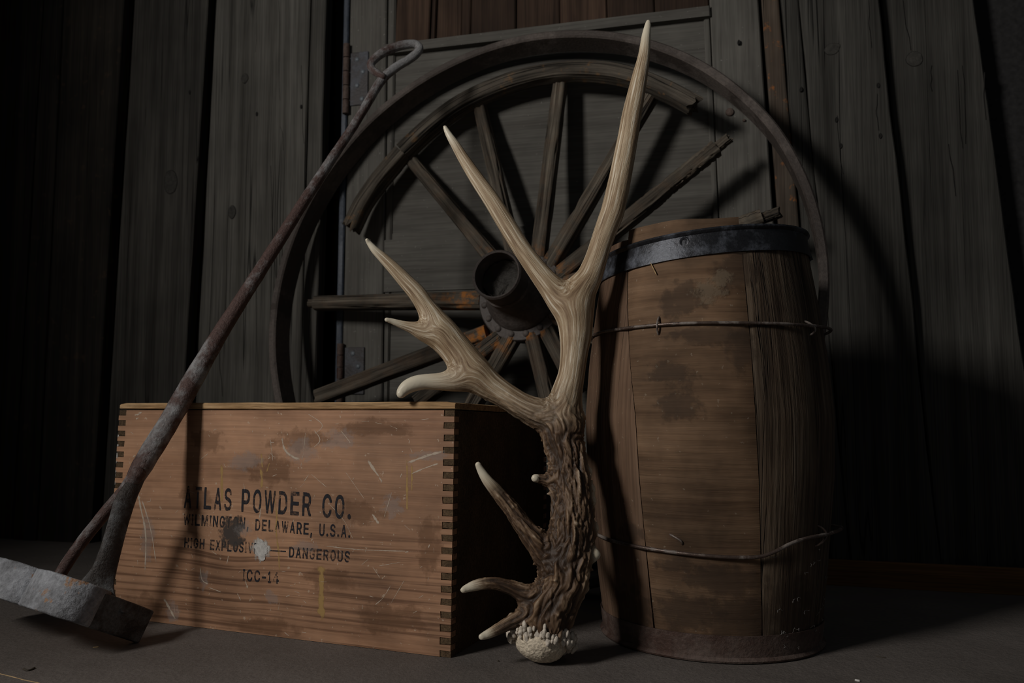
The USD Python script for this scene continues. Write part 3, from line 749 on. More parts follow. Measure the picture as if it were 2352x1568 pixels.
# felloe: weathered arc, two lengths with a split joint between them
def felloe(pts, wpx, off, seed, jag0, jag1, label):
    p = catmull([wp(q, off) for q in pts], 150)
    d = np.gradient(p, axis=0); d /= np.linalg.norm(d, axis=1, keepdims=True)
    zz = A(0, 0, 1.0)
    sides = 40
    ang = np.arange(sides) * 2 * np.pi / sides
    pw = 4.5
    cx = np.sign(np.cos(ang)) * np.abs(np.cos(ang)) ** (2 / pw); sy = np.sign(np.sin(ang)) * np.abs(np.sin(ang)) ** (2 / pw)
    s = np.r_[0, np.cumsum(np.linalg.norm(np.diff(p, axis=0), axis=1))]
    rings, fl = [], []
    for k in range(len(p)):
        xx = np.cross(zz, d[k]); xx /= np.linalg.norm(xx)
        w, t = wpx * 1.25 / FPX, .0165
        g = meshkit.fbm(np.stack([cx * 2.2 + seed, sy * 2.2, cx * 0 + s[k] * 7], 1), 3, seed) - .5
        g2 = np.abs(meshkit.noise(np.stack([cx * 5 + seed, sy * 5, cx * 0 + s[k] * 4], 1), seed + 5) - .5)
        g3 = np.abs(meshkit.fbm(np.stack([cx * 3.6 + seed * 3, sy * 3.6, cx * 0 + s[k] * 2.4], 1), 2, seed + 8) - .5)
        q = 1 + .16 * g - .13 * np.clip(1 - g3 / .04, 0, 1)
        e = np.zeros(sides)
        j = meshkit.noise(np.stack([cx * 2.5, sy * 2.5, cx * 0 + seed], 1), seed + 1)
        if k == 0: e = -jag0 * (j - .2)
        if k == len(p) - 1: e = jag1 * (j - .2)
        rings.append(p[k] + np.outer(cx * w * q, xx) + np.outer(sy * t * q, zz) + np.outer(e, d[k]))
        fl.append(np.stack([cx * w, sy * t, np.full(sides, s[k])], 1))
    m = loft(rings)
    put(wheel, 'felloe', m, 'spoke_wood', smooth=45, flow=np.vstack([np.vstack(fl), [[0, 0, 0], [0, 0, s[-1]]]]), label=label)


felloe([(812, 515), (835, 468), (868, 420), (903, 378), (926, 352)], 20, .012, 51, .022, .001, 'lower length of the felloe with splintered end')
felloe([(928, 350), (985, 297), (1050, 248), (1120, 212), (1200, 183), (1290, 166), (1380, 166), (1455, 180), (1530, 209), (1590, 240)], 20, .012, 52, .001, .022, 'long bent length of the felloe with broken end')

# hub: barrel, flange, bolts
HL = .108 * WS
hr, fr_, bR = 59 * 1.115 / FPX * WS, 107 * 1.172 / FPX * WS, .0385 * WS
prof = [(hr - .0045, HL - .0015), (hr - .002, HL), (hr, HL - .003), (hr - .0008, HL - .012), (hr - .001, .078), (hr + .0015, .076), (hr + .0015, .066), (hr + .001, .05), (hr + .006, .034), (hr + .013, .022), (hr + .018, .0135), (hr + .019, .008),
        (fr_ - .002, .006), (fr_, .003), (fr_, -.004), (hr * .7, -.004), (hr * .72, .03), (hr * .80, .055), (hr - .0055, .07), (hr - .0045, HL - .0015)]
put(wheel, 'hub', revolve(prof, 96), 'dark_hub_iron', smooth=35, label='dark iron hub with bolted flange')
hubp = wheel.path + '/hub'
gm = revolve([(0, .062), (.012, .068), (.022, .070), (.03, .080), (hr * .82, .086), (hr * .82, .03), (0, .03)], 40)
gm.vertices += (meshkit.fbm(gm.vertices * 90, 3, 4)[:, None] - .5) * .012
put(hubp, 'axle_hole_filling', gm, 'hub_grease', smooth=60)
for k in range(16):
    a = 2 * np.pi * (k + .5) / 16
    m = revolve([(0, .0045), (.0026, .0042), (.0047, .0028), (.0056, 0), (.0056, -.001), (0, -.001)], 18)
    m.apply_translation([math.cos(a) * (fr_ - .0105), math.sin(a) * (fr_ - .0105), .0065])
    put(hubp, 'bolt', m, 'dark_hub_iron', smooth=60)
put(wheel, 'hub', revolve([(.02, -.004), (fr_ * .93, -.004), (fr_ * .93, -.030), (hr + .01, -.036), (hr, -.06), (.02, -.06), (.02, -.004)], 72), 'dark_hub_iron', smooth=35, label='rear half of the hub')

# ------------------------------------------------------------------ keg
KX, KY = .2253, .9265
keg = Node('nail_keg', frame4(A(KX, KY, 0), A(1, 0, 0), A(0, 1, 0), A(0, 0, 1)))
tag(keg.prim, 'tall brown wooden keg with wire hoops and a dark steel top band', 'keg')
camdir = math.atan2(-KY, -KX)      # azimuth from the keg to the camera
KZ = A(0, .02, .06, .12, .18, .24, .30, .36, .41, .445, .47)
KR = A(.1165, .1190, .1240, .1305, .1365, .1390, .1345, .1270, .1190, .1140, .1110)
krad = lambda z: np.interp(z, KZ, KR)
kflat = .22
EDG = [(-92, -88, -92), (-45.5, -31, -27.5), (19.5, 20.5, 25.5), (62, 53, 64), (118, 112, 116), (170, 166, 168), (222, 222, 222), (268, 272, 268)]
tops = [.438, .4485, .4405, .439, .441, .44, .443, .44]
mats = ['plain_stave_wood', 'stave_wood', 'grey_stave_wood', 'grey_stave_wood', 'plain_stave_wood', 'stave_wood', 'plain_stave_wood', 'plain_stave_wood']


def kp(phi, z, dr=0.0):
    """phi: degrees to the right of the camera direction."""
    a = camdir + np.radians(phi)
    r = krad(z) + dr
    return np.stack([r * np.cos(a), r * np.sin(a), z + 0 * r], -1)


for i in range(8):
    eA, eB = EDG[i], EDG[(i + 1) % 8]
    if i == 7: eB = tuple(x + 360 for x in EDG[0])
    zs = np.linspace(.001, tops[i], 48)
    rings, fl = [], []
    for z in zs:
        a0 = np.interp(z, [0, .24, .44], eA[::-1]) + (.22 if i != 1 else .1) + (.9 * max(0, 1 - z / .12) if i in (1, 2) else 0)
        a1 = np.interp(z, [0, .24, .44], eB[::-1]) - .22
        half = math.radians(a1 - a0) / 2
        us = np.linspace(-1, 1, 15)
        # a stave is flatter than the circle
        rr = krad(z) * (1 + kflat * (half ** 2) * .5 * (.35 - us ** 2) * .22)
        rr = rr + .0006 * (meshkit.fbm(np.stack([us * 2 + i * 7, us * 0 + z * 14, us * 0], 1), 3, i) - .5)
        zt = z + (.004 * (meshkit.noise(np.stack([us * 1.7 + i * 3, us * 0, us * 0], 1), i) - .5) if z == zs[-1] else 0)
        a = camdir + np.radians(a0 + (a1 - a0) * (us + 1) / 2)
        ed = .0012 * (np.abs(us) > .99)
        out = np.stack([(rr - ed) * np.cos(a), (rr - ed) * np.sin(a), zt + 0 * a], 1)
        th = .011
        inn = np.stack([(rr - th) * np.cos(a), (rr - th) * np.sin(a), zt + 0 * a], 1)[::-1]
        rings.append(np.vstack([out, inn]))
        arc = np.radians(a0 + (a1 - a0) * (us + 1) / 2) * .13
        f1 = np.stack([arc, us * 0, us * 0 + z], 1)
        if mats[i] == 'stave_wood':
            f1 = np.stack([us * 0 + z, us * 0, arc], 1)
        fl.append(np.vstack([f1, f1[::-1] + [0, .01, 0]]))
    m = loft(rings)
    fl = np.vstack([np.vstack(fl), fl[0].mean(0)[None], fl[-1].mean(0)[None]])
    put(keg, 'stave', m, mats[i], smooth=35, flow=fl)


def on_keg(phi, z, lift=.0010):
    def f(du, dv):
        return kp(phi + np.degrees(du / .13), np.clip(z + dv, .003, .45), lift)
    return f


def keg_phi_z(px):
    """Angle and height on the keg of a picture point (marching along the ray)."""
    d = ray(px)
    for t in np.arange(.7, 1.2, .0005):
        p = CAM + d * t
        q = p - A(KX, KY, 0)
        if np.hypot(q[0], q[1]) < krad(p[2]):
            a = math.degrees(math.atan2(q[1], q[0]) - camdir)
            return (a + 180) % 360 - 180, p[2]


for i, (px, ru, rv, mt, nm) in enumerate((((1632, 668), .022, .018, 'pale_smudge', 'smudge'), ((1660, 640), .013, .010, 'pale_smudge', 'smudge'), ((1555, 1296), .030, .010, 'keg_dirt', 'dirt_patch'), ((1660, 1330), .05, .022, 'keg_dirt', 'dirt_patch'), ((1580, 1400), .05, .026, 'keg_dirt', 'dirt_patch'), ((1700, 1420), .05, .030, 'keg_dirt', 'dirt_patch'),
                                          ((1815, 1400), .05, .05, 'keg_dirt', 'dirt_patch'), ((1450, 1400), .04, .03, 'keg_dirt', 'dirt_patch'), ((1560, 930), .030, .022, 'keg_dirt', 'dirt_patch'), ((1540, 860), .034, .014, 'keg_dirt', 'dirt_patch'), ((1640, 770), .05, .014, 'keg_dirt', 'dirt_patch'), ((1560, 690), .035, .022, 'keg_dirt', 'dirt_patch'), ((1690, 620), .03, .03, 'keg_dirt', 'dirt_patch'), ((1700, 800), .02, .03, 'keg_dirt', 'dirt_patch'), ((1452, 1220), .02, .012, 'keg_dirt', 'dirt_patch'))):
    ph, z = keg_phi_z(px)  # patches near the foot carry shade in their colour as well as dirt
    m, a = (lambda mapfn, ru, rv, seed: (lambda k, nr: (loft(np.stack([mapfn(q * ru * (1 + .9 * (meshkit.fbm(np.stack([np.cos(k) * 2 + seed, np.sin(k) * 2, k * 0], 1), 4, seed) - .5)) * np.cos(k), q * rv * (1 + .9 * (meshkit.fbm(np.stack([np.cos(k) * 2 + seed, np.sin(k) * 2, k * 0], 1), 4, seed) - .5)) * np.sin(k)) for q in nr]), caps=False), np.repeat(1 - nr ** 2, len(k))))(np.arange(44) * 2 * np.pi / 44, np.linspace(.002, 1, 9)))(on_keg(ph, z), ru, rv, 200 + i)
    put(keg, nm, m, mt, aux=np.stack([a] * 3, 1), label='pale smudge on the wide stave' if nm == 'smudge' else 'dark patch of old dirt and painted shade')
put(keg, 'head', revolve([(0, .425), (.1, .425), (.1, .413), (0, .413)], 60), 'plain_stave_wood', smooth=30)
put(keg, 'head', revolve([(0, .02), (.1055, .02), (.1055, .008), (0, .008)], 60), 'plain_stave_wood', smooth=30)


def hoop(z0, z1, dr, th, mt, tilt=(0, 0), bead=0.0, bead_at='top', label=None, n=140):
    """Band around the keg; tilt = rise (m) to the right and to the front."""
    rings = []
    for k in range(n + 1):
        phi = 360 * (k % n) / n
        ph = math.radians(phi)
        dz = tilt[0] * math.sin(ph) + tilt[1] * math.cos(ph)
        wob = .0006 * (meshkit.noise(A(math.cos(ph) * 3, math.sin(ph) * 3, z0 * 50), 3) - .5)
        sec = []
        pts = [(0, 0), (th, 0), (th, 1), (0, 1)]
        if bead:
            if bead_at == 'top':
                bb_ = [(th, .80), (th + bead * .5, .84), (th + bead, .91), (th + bead * .8, .98), (th * .5, 1.0)]
                pts = [(0, 0), (th, 0), (th, .3), (th, .6)] + bb_ + [(0, 1.0)]
            else:
                bb_ = [(th, .2), (th + bead * .5, .16), (th + bead, .09), (th + bead * .8, .02), (th * .5, 0.0)]
                pts = [(0, 1), (th, 1), (th, .6), (th, .3)] + bb_ + [(0, 0)]
        for q in pts + [pts[0]]:
            z = z0 + (z1 - z0) * q[1] + dz
            sec.append(kp(phi, A(max(z, 0.0)), dr + q[0] + wob))
        rings.append(sec)
    m = loft(rings, caps=False, closed=False)
    if m.volume < 0: m.invert()
    a = lambda p: np.stack([np.hypot(p[:, 0], p[:, 1]), p[:, 2], np.arctan2(p[:, 1], p[:, 0]) * .12], 1)
    return put(keg, 'hoop', m, mt, smooth=40, flow=a, label=label)


hoop(.409, .438, .0012, .0012, 'hoop_steel', tilt=(.0118, -.002), bead=.0030, label='dark blue-grey steel top band with rolled edge')
hoop(.0005, .027, .0008, .0012, 'rusty_hoop_steel', bead=.0035, bead_at='bottom', label='rusty bottom band with rolled foot')
# bent tab where the top band's end sticks out, and the nail dent
tb = keg.local(A([at_y((1848, 548), .94), at_y((1868, 596), .94), at_y((1850, 604), .94), at_y((1838, 560), .935)]))
put(keg, 'band_end', loft([tb, tb + A(-.004, .006, 0)]), 'hoop_steel', label='bent end of the top band')
nd = kp(A(-9.0), A(.4225), .0022)
m = revolve([(.0008, -.0012), (.0030, .0004), (.0046, .0007), (.0056, -.0008)], 24)


def aim(m, n, o):
    n = n / np.linalg.norm(n)
    m.apply_transform(trimesh.geometry.align_vectors([0, 0, 1], n)); m.apply_translation(o); return m


put(keg, 'nail_dent', aim(m, A(nd[0], nd[1], 0), nd), 'hoop_steel', smooth=60)


def wire(knots, r, seed, label):
    """knots: (phi, z, lift)"""
    k = catmull(knots, 260)
    p = np.array([kp(a, A(z), .0008 + l + r) for a, z, l in k])
    m, f = tube(p, r, 10, rough=.12, seed=seed)
    put(keg, 'wire_hoop', m, 'wire_steel', smooth=True, flow=f, label=label)


wire([(-180, .333, 0), (-120, .336, 0), (-70, .3345, 0), (-35, .3345, 0), (-10, .3348, .0004), (10, .3345, .0003), (28, .3348, 0), (50, .336, .001), (72, .338, .004), (90, .339, .006), (120, .337, .002), (178, .333, 0)], .0017, 3, 'upper wire hoop held by staples')
wire([(-180, .113, 0), (-120, .118, 0), (-80, .114, 0), (-50, .1095, 0), (-20, .1065, 0), (5, .1042, .0004), (20, .1045, .001), (27, .108, .0012), (36, .116, .001), (46, .1205, .001), (60, .122, .003), (80, .124, .008), (110, .12, .003), (178, .113, 0)], .0019, 4, 'lower wire hoop with a kink')


def staple(phi, z0, z1, lift, dphi, bend=0.0):
    t = np.linspace(0, 1, 13)
    p = np.array([kp(phi + dphi * u + bend * math.sin(math.pi * u), A(z0 + (z1 - z0) * u), -.002 + lift * math.sin(math.pi * min(max(u, .0), 1)) ** .5) for u in t])
    m, f = tube(p, .0012, 8)
    put(keg, 'staple', m, 'wire_steel', smooth=True, flow=f)


staple(-20.5, .344, .324, .0065, 0)
staple(52, .3415, .3265, .007, 3, 3)
staple(-17, .1235, .1135, .004, 6, 2)
staple(57, .131, .110, .008, -2, 4)
t = np.linspace(0, 1, 8)
m, f = tube([kp(-28 + 5.2 * u, A(.4085 - .0165 * u - .002 * u * u), .0015 + .0012 * u) for u in t], .0006, 6)
put(keg, 'straw_sliver', m, 'straw', smooth=True, flow=f, label='thin straw caught under the top band')
# lint and dust that cling to the keg's right foot
r2 = np.random.default_rng(31)
ms = []
for k in range(34):
    ph, z = r2.uniform(24, 72), r2.uniform(.004, .12) * r2.uniform(.3, 1)
    L = r2.uniform(1.0, 3.5)
    q = [kp(ph + L * u + .6 * math.sin(u * 5 + k), A(z + .006 * (u - .5) * r2.uniform(-1, 1)), .0022 + .0012 * math.sin(3 * u + k)) for u in np.linspace(0, 1, 6)]
    ms.append(tube(q, .00022, 4, round_ends=False)[0])
put(keg, 'cobweb_lint', join(ms), 'dust', label='cobweb lint on the foot of the keg').SetCustomDataByKey('kind', 'stuff')

# ------------------------------------------------------------------ powder crate
CB = A(-.0584, .8188, 0)
CY = -.36466
cu = A(math.cos(CY), math.sin(CY), 0)
cn = A(-math.sin(CY), math.cos(CY), 0)
crate = Node('wooden_crate', frame4(CB, cu, cn, A(0, 0, 1)))
tag(crate.prim, 'reddish-brown finger-jointed wooden box with black stencilled lettering', 'box')
CW, CH, CL, CD, CT = .4521, .2537, .2450, .30, .0118
from shapely.geometry import Polygon, LineString, Point
from shapely.ops import unary_union
from shapely import affinity
NF = 39
fh = CL / NF
rj = np.random.default_rng(5)


def finger_poly(w0, w1, first, left, right):
    """Panel from w0 to w1 wide, CL tall; notches of CT at the ends where (k%2)==first is missing."""
    P = Polygon([(w0, .0004), (w1, .0004), (w1, CL), (w0, CL)])
    cut = []
    for k in range(NF):
        if k % 2 == first:
            j = rj.uniform(-.0004, .0004, 3)
            g = .00022
            if right: cut.append(Polygon([(w1 - CT + j[0], k * fh - g + j[1]), (w1 + .01, k * fh - g), (w1 + .01, (k + 1) * fh + g), (w1 - CT + j[2], (k + 1) * fh + g)]))
            if left: cut.append(Polygon([(w0 + CT + j[0], k * fh - g), (w0 - .01, k * fh - g), (w0 - .01, (k + 1) * fh + g), (w0 + CT, (k + 1) * fh + g)]))
    return P.difference(unary_union(cut))


def stand(poly, thick, y0):
    """Polygon (x, z) extruded to the back from local y0."""
    m = extrude(poly, thick)
    v = m.vertices
    m.vertices = np.stack([v[:, 0], y0 + v[:, 2], v[:, 1]], 1)
    m.fix_normals()
    return m


front = finger_poly(-CW, 0, 0, True, True)
fpm = stand(front, CT, 0)
fv, ff = trimesh.remesh.subdivide_to_size(fpm.vertices, fpm.faces, .010, max_iter=12)
fpm = trimesh.Trimesh(fv, ff, process=False)
KN = crate.local(on_plane((533, 1226), CB, cn))


def crate_grain(p):
    dx, dz = p[:, 0] - KN[0], p[:, 2] - KN[2]
    z = p[:, 2] - .011 * np.sign(dz) * np.exp(-(dx / .045) ** 2) * np.exp(-np.abs(dz) / .035) * np.minimum(np.abs(dz) / .004, 1)
    z = z + .004 * (meshkit.fbm(np.stack([p[:, 0] * 7, p[:, 2] * 5, p[:, 2] * 0], 1), 2, 4) - .5)
    return np.stack([z, p[:, 1], p[:, 0]], 1)


lowm = lambda p: np.repeat((.22 + .78 * np.clip((.150 - p[:, 2]) / .05, 0, 1))[:, None], 3, 1)
put(crate, 'front_panel', fpm, 'crate_wood', flow=crate_grain, aux=lowm)
put(crate, 'back_panel', stand(front, CT, CD - CT), 'crate_wood', aux=lowm, flow=lambda p: np.stack([p[:, 2], p[:, 1], p[:, 0]], 1))


def side(x0):
    m = extrude(finger_poly(.0008, CD - .0004, 1, True, True), CT)
    v = m.vertices
    m.vertices = np.stack([x0 + v[:, 2], v[:, 0], v[:, 1]], 1)
    m.fix_normals()
    return m


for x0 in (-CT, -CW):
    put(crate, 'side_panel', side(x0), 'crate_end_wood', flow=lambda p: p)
put(crate, 'bottom_panel', box(-CW + CT, -CT, CT, CD - CT, .002, .012), 'crate_wood', aux=lowm)
# lid: slightly bowed board with rounded edges
lr = []
for x in np.linspace(-CW + .0005, 0.0005, 50):
    zb = CL + .0011 + .0004 * math.sin(x * 9)
    e = .0012 if (x < -CW + .004 or x > -.004) else 0
    zt_ = CH + .0004 * (meshkit.fbm(A([x * 20, 0, 0]), 3, 2) - .5) * 3
    lr.append([(x, .0015, zb), (x, .0002, zb + .001), (x, .0002, zt_ - .0015 - e), (x, .0018, zt_ - e), (x, CD - .002, zt_ - e), (x, CD, zt_ - .002), (x, CD, zb + .001), (x, CD - .0015, zb)])
put(crate, 'lid', loft(lr), 'crate_lid_wood', smooth=30, flow=lambda p: np.stack([p[:, 2], p[:, 1], p[:, 0]], 1))


def cp(px):
    """(x, z) on the crate's front."""
    p = crate.local(on_plane(px, CB, cn))
    return A(p[0], p[2])


glyphs = {}


def lettering(text, bl, br, tl, bold=True):
    """Condensed stencil word with baseline from picture point bl to br and cap top at tl; each letter fills its cell."""
    b0, b1, t0 = cp(bl), cp(br), cp(tl)
    w = np.linalg.norm(b1 - b0)
    d = (b1 - b0) / w
    hh = t0[1] - b0[1]
    wid = {'I': .34, '1': .55, '.': .34, ',': .34, 'W': 1.30, 'M': 1.30, '-': .70}
    cells = A([wid.get(c, 1.0) for c in text])
    gap = .38
    unit = w / (cells.sum() + gap * (len(text) - 1))
    x0 = 0.0
    ms = []
    for c, cw in zip(text, cells):
        if c not in glyphs:
            glyphs[c] = meshkit.text_mesh(c, 1.0, 0.0003, bold)
        m = glyphs[c].copy()
        lo, hi = m.bounds
        v = m.vertices
        x = x0 + (v[:, 0] - lo[0]) / (hi[0] - lo[0]) * cw * unit
        y = v[:, 1] * hh
        m.vertices = np.stack([b0[0] + d[0] * x, -.00005 - v[:, 2], b0[1] + d[1] * x + y], 1)
        m.fix_normals()
        ms.append(m)
        x0 += (cw + gap) * unit
    put(crate, 'lettering', join(ms), 'stencil_ink', label=f'black stencilled word "{text}"')


def cpx(x, y): return (400 + x / 5.2275, 1080 + y / 5.2275)


lettering('ATLAS', cpx(118, 440), cpx(686, 478), cpx(118, 193))
lettering('POWDER', cpx(806, 487), cpx(1642, 543), cpx(806, 228))
lettering('CO.', cpx(1776, 553), cpx(2120, 578), cpx(1776, 290))
lettering('WILMINGTON,', cpx(115, 650), cpx(892, 700), cpx(115, 524))
lettering('DELAWARE,', cpx(974, 715), cpx(1656, 772), cpx(974, 585))
lettering('U.S.A.', cpx(1742, 780), cpx(2112, 803), cpx(1742, 640))
lettering('HIGH', cpx(122, 920), cpx(360, 940), cpx(122, 806))
lettering('EXPLOSIVES', cpx(430, 950), cpx(1085, 1003), cpx(430, 832))
lettering('DANGEROUS', cpx(1380, 1038), cpx(2108, 1100), cpx(1380, 916))
lettering('ICC-14', cpx(824, 1318), cpx(1255, 1358), cpx(824, 1188))


def decal(poly, mt, name, lift, label=None):
    g = list(getattr(poly, 'geoms', [poly]))
    m = join([extrude(q, .00025) for q in g if q.area > 1e-9])
    v = m.vertices
    m.vertices = np.stack([v[:, 0], -lift - v[:, 2], v[:, 1]], 1)
    m.fix_normals()
    return put(crate, name, m, mt, label=label)


decal(Polygon([cp(cpx(1150, 955)), cp(cpx(1342, 965)), cp(cpx(1342, 979)), cp(cpx(1150, 968))]), 'stencil_ink', 'lettering', .00005, 'black stencilled dash')


def blob(px, rx, rz, seed, rough=.5, k=44):
    c0 = cp(px)
    a = np.arange(k) * 2 * np.pi / k
    w = 1 + rough * (meshkit.fbm(np.stack([np.cos(a) * 2 + seed, np.sin(a) * 2, a * 0], 1), 4, seed) - .5)
    return Polygon(np.stack([c0[0] + rx * w * np.cos(a), c0[1] + rz * w * np.sin(a)], 1)).buffer(0)


def disc(mapfn, ru, rv, seed, rough=.8, k=44, nr=9):
    """Soft-edged mark: a sheet of rings; returns mesh and aux (1 in the middle, 0 at the rim)."""
    a = np.arange(k) * 2 * np.pi / k
    w = 1 + rough * (meshkit.fbm(np.stack([np.cos(a) * 2 + seed, np.sin(a) * 2, a * 0], 1), 4, seed) - .5)
    qs = np.linspace(0.002, 1, nr)
    rings = np.stack([mapfn(q * ru * w * np.cos(a), q * rv * w * np.sin(a)) for q in qs])
    m = loft(rings, caps=False)
    return m, np.repeat(1 - qs ** 2, k)


def on_crate(px, lift):
    c0 = cp(px)
    def f(du, dv):
        x, z = np.clip(c0[0] + du, -CW + .0005, -.0005), np.clip(c0[1] + dv, .002, CL - .0006)
        return np.stack([x, np.full(len(x), -lift), z], 1)
    return f


def mark(parent, mapfn, ru, rv, seed, mt, name, label, rough=.8):
    m, a = disc(mapfn, ru, rv, seed, rough)
    return put(parent, name, m, mt, aux=np.stack([a] * 3, 1), label=label)


decal(blob((600, 1264), .0088, .0092, 3, .9, 90), 'white_paint', 'paint_spot', .0004, 'chalky white dab of paint')
mark(crate, on_crate((599, 1260), .0003), .0150, .0160, 5, 'worn_white_paint', 'paint_spot', 'brushed edge of the white dab', 1.0)
mark(crate, on_crate((533, 1226), .00042), .0225, .0235, 8, 'dark_stain', 'knot', 'dark stained knot', .6)
mark(crate, on_crate((560, 1215), .00046), .016, .012, 9, 'scuff_haze', 'scuff', 'pale rubbed scuff', .9)


def strip(pts, w, lift=.00012, n=20):
    """Soft-edged scratch through picture points: strip mesh and its aux."""
    q = catmull([cp(p) for p in pts], n)
    d = np.gradient(q, axis=0); d /= np.linalg.norm(d, axis=1, keepdims=True)
    nv = np.stack([-d[:, 1], d[:, 0]], 1)
    t = np.linspace(0, 1, n)
    ww = w * (.6 + .8 * meshkit.noise(np.stack([t * 9, t * 0 + pts[0][0], t * 0], 1), 2))
    cs = A(-1, -.5, 0, .5, 1)
    p = q[:, None] + nv[:, None] * (cs[None, :, None] * ww[:, None, None])
    rings = np.stack([p[..., 0], np.full(p.shape[:2], -lift), p[..., 1]], -1)
    a = (1 - cs[None] ** 2) * np.minimum(1, np.sin(np.pi * np.clip(t, .02, .98)) * 2.2)[:, None]
    return loft(rings, caps=False, closed=False), a.ravel()


def strips(items, mt, name, label, stuff=False):
    ms, au = zip(*items)
    p = put(crate, name, join(ms), mt, aux=np.stack([np.concatenate(au)] * 3, 1), label=label)
    if stuff:
        p.SetCustomDataByKey('kind', 'stuff')


for i, (px, rx, rz) in enumerate((((690, 1035), .024, .018), ((985, 1045), .030, .006), ((340, 1230), .012, .036), ((395, 1405), .014, .014), ((625, 1372), .016, .008), ((700, 1255), .020, .007), ((900, 1160), .018, .016), ((470, 1330), .008, .014), ((780, 1010), .030, .014), ((560, 1060), .025, .012))):
    mark(crate, on_crate(px, .00003 + .00001 * i), rx, rz, 60 + i, 'scuff_haze', 'scuff', 'pale rubbed scuff', 1.0)
for i, (px, rx, rz) in enumerate((((690, 1010), .050, .016), ((860, 985), .060, .012), ((480, 1010), .035, .016), ((600, 1440), .070, .012), ((900, 1420), .060, .020), ((760, 1330), .045, .014), ((985, 1250), .016, .040), ((330, 1390), .034, .016), ((620, 1080), .034, .022), ((820, 1180), .040, .018), ((450, 1150), .030, .020))):
    mark(crate, on_crate(px, .00001 + .000002 * i), rx, rz, 80 + i, 'soft_stain', 'stain', 'brown handling stain', .9)
W_ = [([(843, 1054), (857, 1075), (869, 1092), (878, 1107)], .0016), ([(930, 1065), (985, 1045), (1022, 1035)], .0016), ([(648, 1005), (653, 1030), (668, 1046), (690, 1056)], .0018), ([(720, 985), (735, 1010), (718, 1030)], .0006),
      ([(712, 1086), (752, 1120)], .0004), ([(690, 1075), (697, 1040), (702, 990)], .0004), ([(560, 1108), (566, 1160)], .0005), ([(668, 1217), (676, 1190)], .0005), ([(788, 1075), (840, 1150)], .0003),
      ([(855, 1300), (875, 1330)], .0003), ([(735, 1252), (830, 1262), (960, 1266)], .0005), ([(562, 1330), (570, 1352)], .0006), ([(460, 1295), (464, 1330), (480, 1342)], .0008), ([(750, 1150), (790, 1195), (812, 1240)], .0003),
      ([(476, 1347), (510, 1360)], .0006), ([(545, 1362), (553, 1378)], .0007), ([(525, 1275), (521, 1295)], .0006), ([(1010, 1063), (975, 1075), (940, 1090)], .0008), ([(900, 1340), (880, 1372), (860, 1390)], .0004),
      ([(318, 950), (326, 946)], .0012), ([(309, 953), (321, 951)], .0012), ([(312, 962), (319, 959)], .0010), ([(305, 1050), (310, 1045)], .001), ([(490, 988), (498, 985)], .0004), ([(600, 1165), (596, 1190)], .0010),
      ([(318, 1132), (322, 1160), (335, 1230), (332, 1330)], .0016), ([(322, 1135), (345, 1210), (360, 1300)], .0009), ([(375, 1370), (390, 1398), (405, 1425)], .0020), ([(865, 1300), (925, 1290)], .0003), ([(610, 1235), (604, 1290)], .0012),
      ([(700, 945), (740, 975), (720, 1000)], .0004), ([(780, 985), (800, 1010), (805, 1018)], .0005), ([(895, 1390), (930, 1330)], .0003), ([(880, 1195), (900, 1130)], .0004), ([(620, 1000), (627, 1060)], .0004), ([(855, 1180), (872, 1205)], .0016)]
its = [strip(p, w) for p, w in W_]
for k in range(120):
    p = (rj.uniform(300, 1000), rj.uniform(960, 1480))
    a = rj.uniform(0, np.pi); L = rj.uniform(3, 26) * rj.uniform(.4, 1)
    its.append(strip([p, (p[0] + L * math.cos(a), p[1] + L * math.sin(a))], rj.uniform(.00015, .0006), n=8))
strips(its, 'scratch_mark', 'scratches', 'pale scratches and scuffs', True)
for p, w in (([(598, 1075), (602, 1100), (600, 1122)], .0022), ([(509, 1060), (510, 1160)], .0024), ([(630, 1135), (636, 1190), (634, 1215), (640, 1270), (642, 1320)], .0013), ([(935, 1050), (935, 1180)], .0016), ([(946, 1065), (946, 1130)], .0012), ([(738, 1290), (738, 1425)], .0050), ([(600, 1040), (603, 1075)], .0014), ([(620, 1060), (612, 1085)], .0010)):
    strips([strip(p, w, .00008)], 'worn_ochre_paint', 'paint_run', 'thin ochre run of paint')
for i, y in enumerate((1000, 1022, 1045, 1062, 1085, 1108)):
    mark(crate, on_crate((266 - (y - 1000) * .06, y), .0003), .0065, .0055, 120 + i, 'worn_white_paint', 'paint_spot', 'flaked white paint on the left corner', 1.2)

# ------------------------------------------------------------------ branding iron
def ip(px):
    return on_plane(px, A(0, .89 - .49 * .185, 0), A(0, 1, -.49))


iron = Node('branding_iron', frame4(floor_at((312, 1476)), A(1, 0, 0), A(0, 1, 0), A(0, 0, 1)))
tag(iron.prim, 'rusty forked iron rod with looped handle leaning across the box', 'branding iron')
rodpx = [(290, 1140), (305, 1108), (328, 1068), (355, 1022), (390, 966), (438, 882), (500, 775), (560, 680), (625, 578), (700, 460), (760, 368), (815, 285), (848, 230), (872, 190), (890, 170), (915, 152), (940, 138), (958, 124), (964, 113), (955, 106), (935, 108), (905, 117), (878, 132), (860, 146), (854, 156), (858, 166), (870, 174), (882, 181)]
rodr = [13, 19, 23, 24, 23, 22.5, 18.5, 16, 14.5, 12.5, 11, 10.2, 10.2, 10.4, 10.4, 10.2, 10, 9.6, 9.4, 9.6, 10, 10.4, 10.2, 9.6, 9, 9, 8.6, 8]
pp = A([ip(q) for q in rodpx])
pp[14:, 1] -= np.interp(np.arange(len(pp) - 14), [0, 4, 8, 13], [0, .004, .012, .006])
rr = A(rodr) * np.array([(p - CAM) @ Fw for p in pp]) / FPX
P_ = catmull(np.c_[pp, rr], 240)
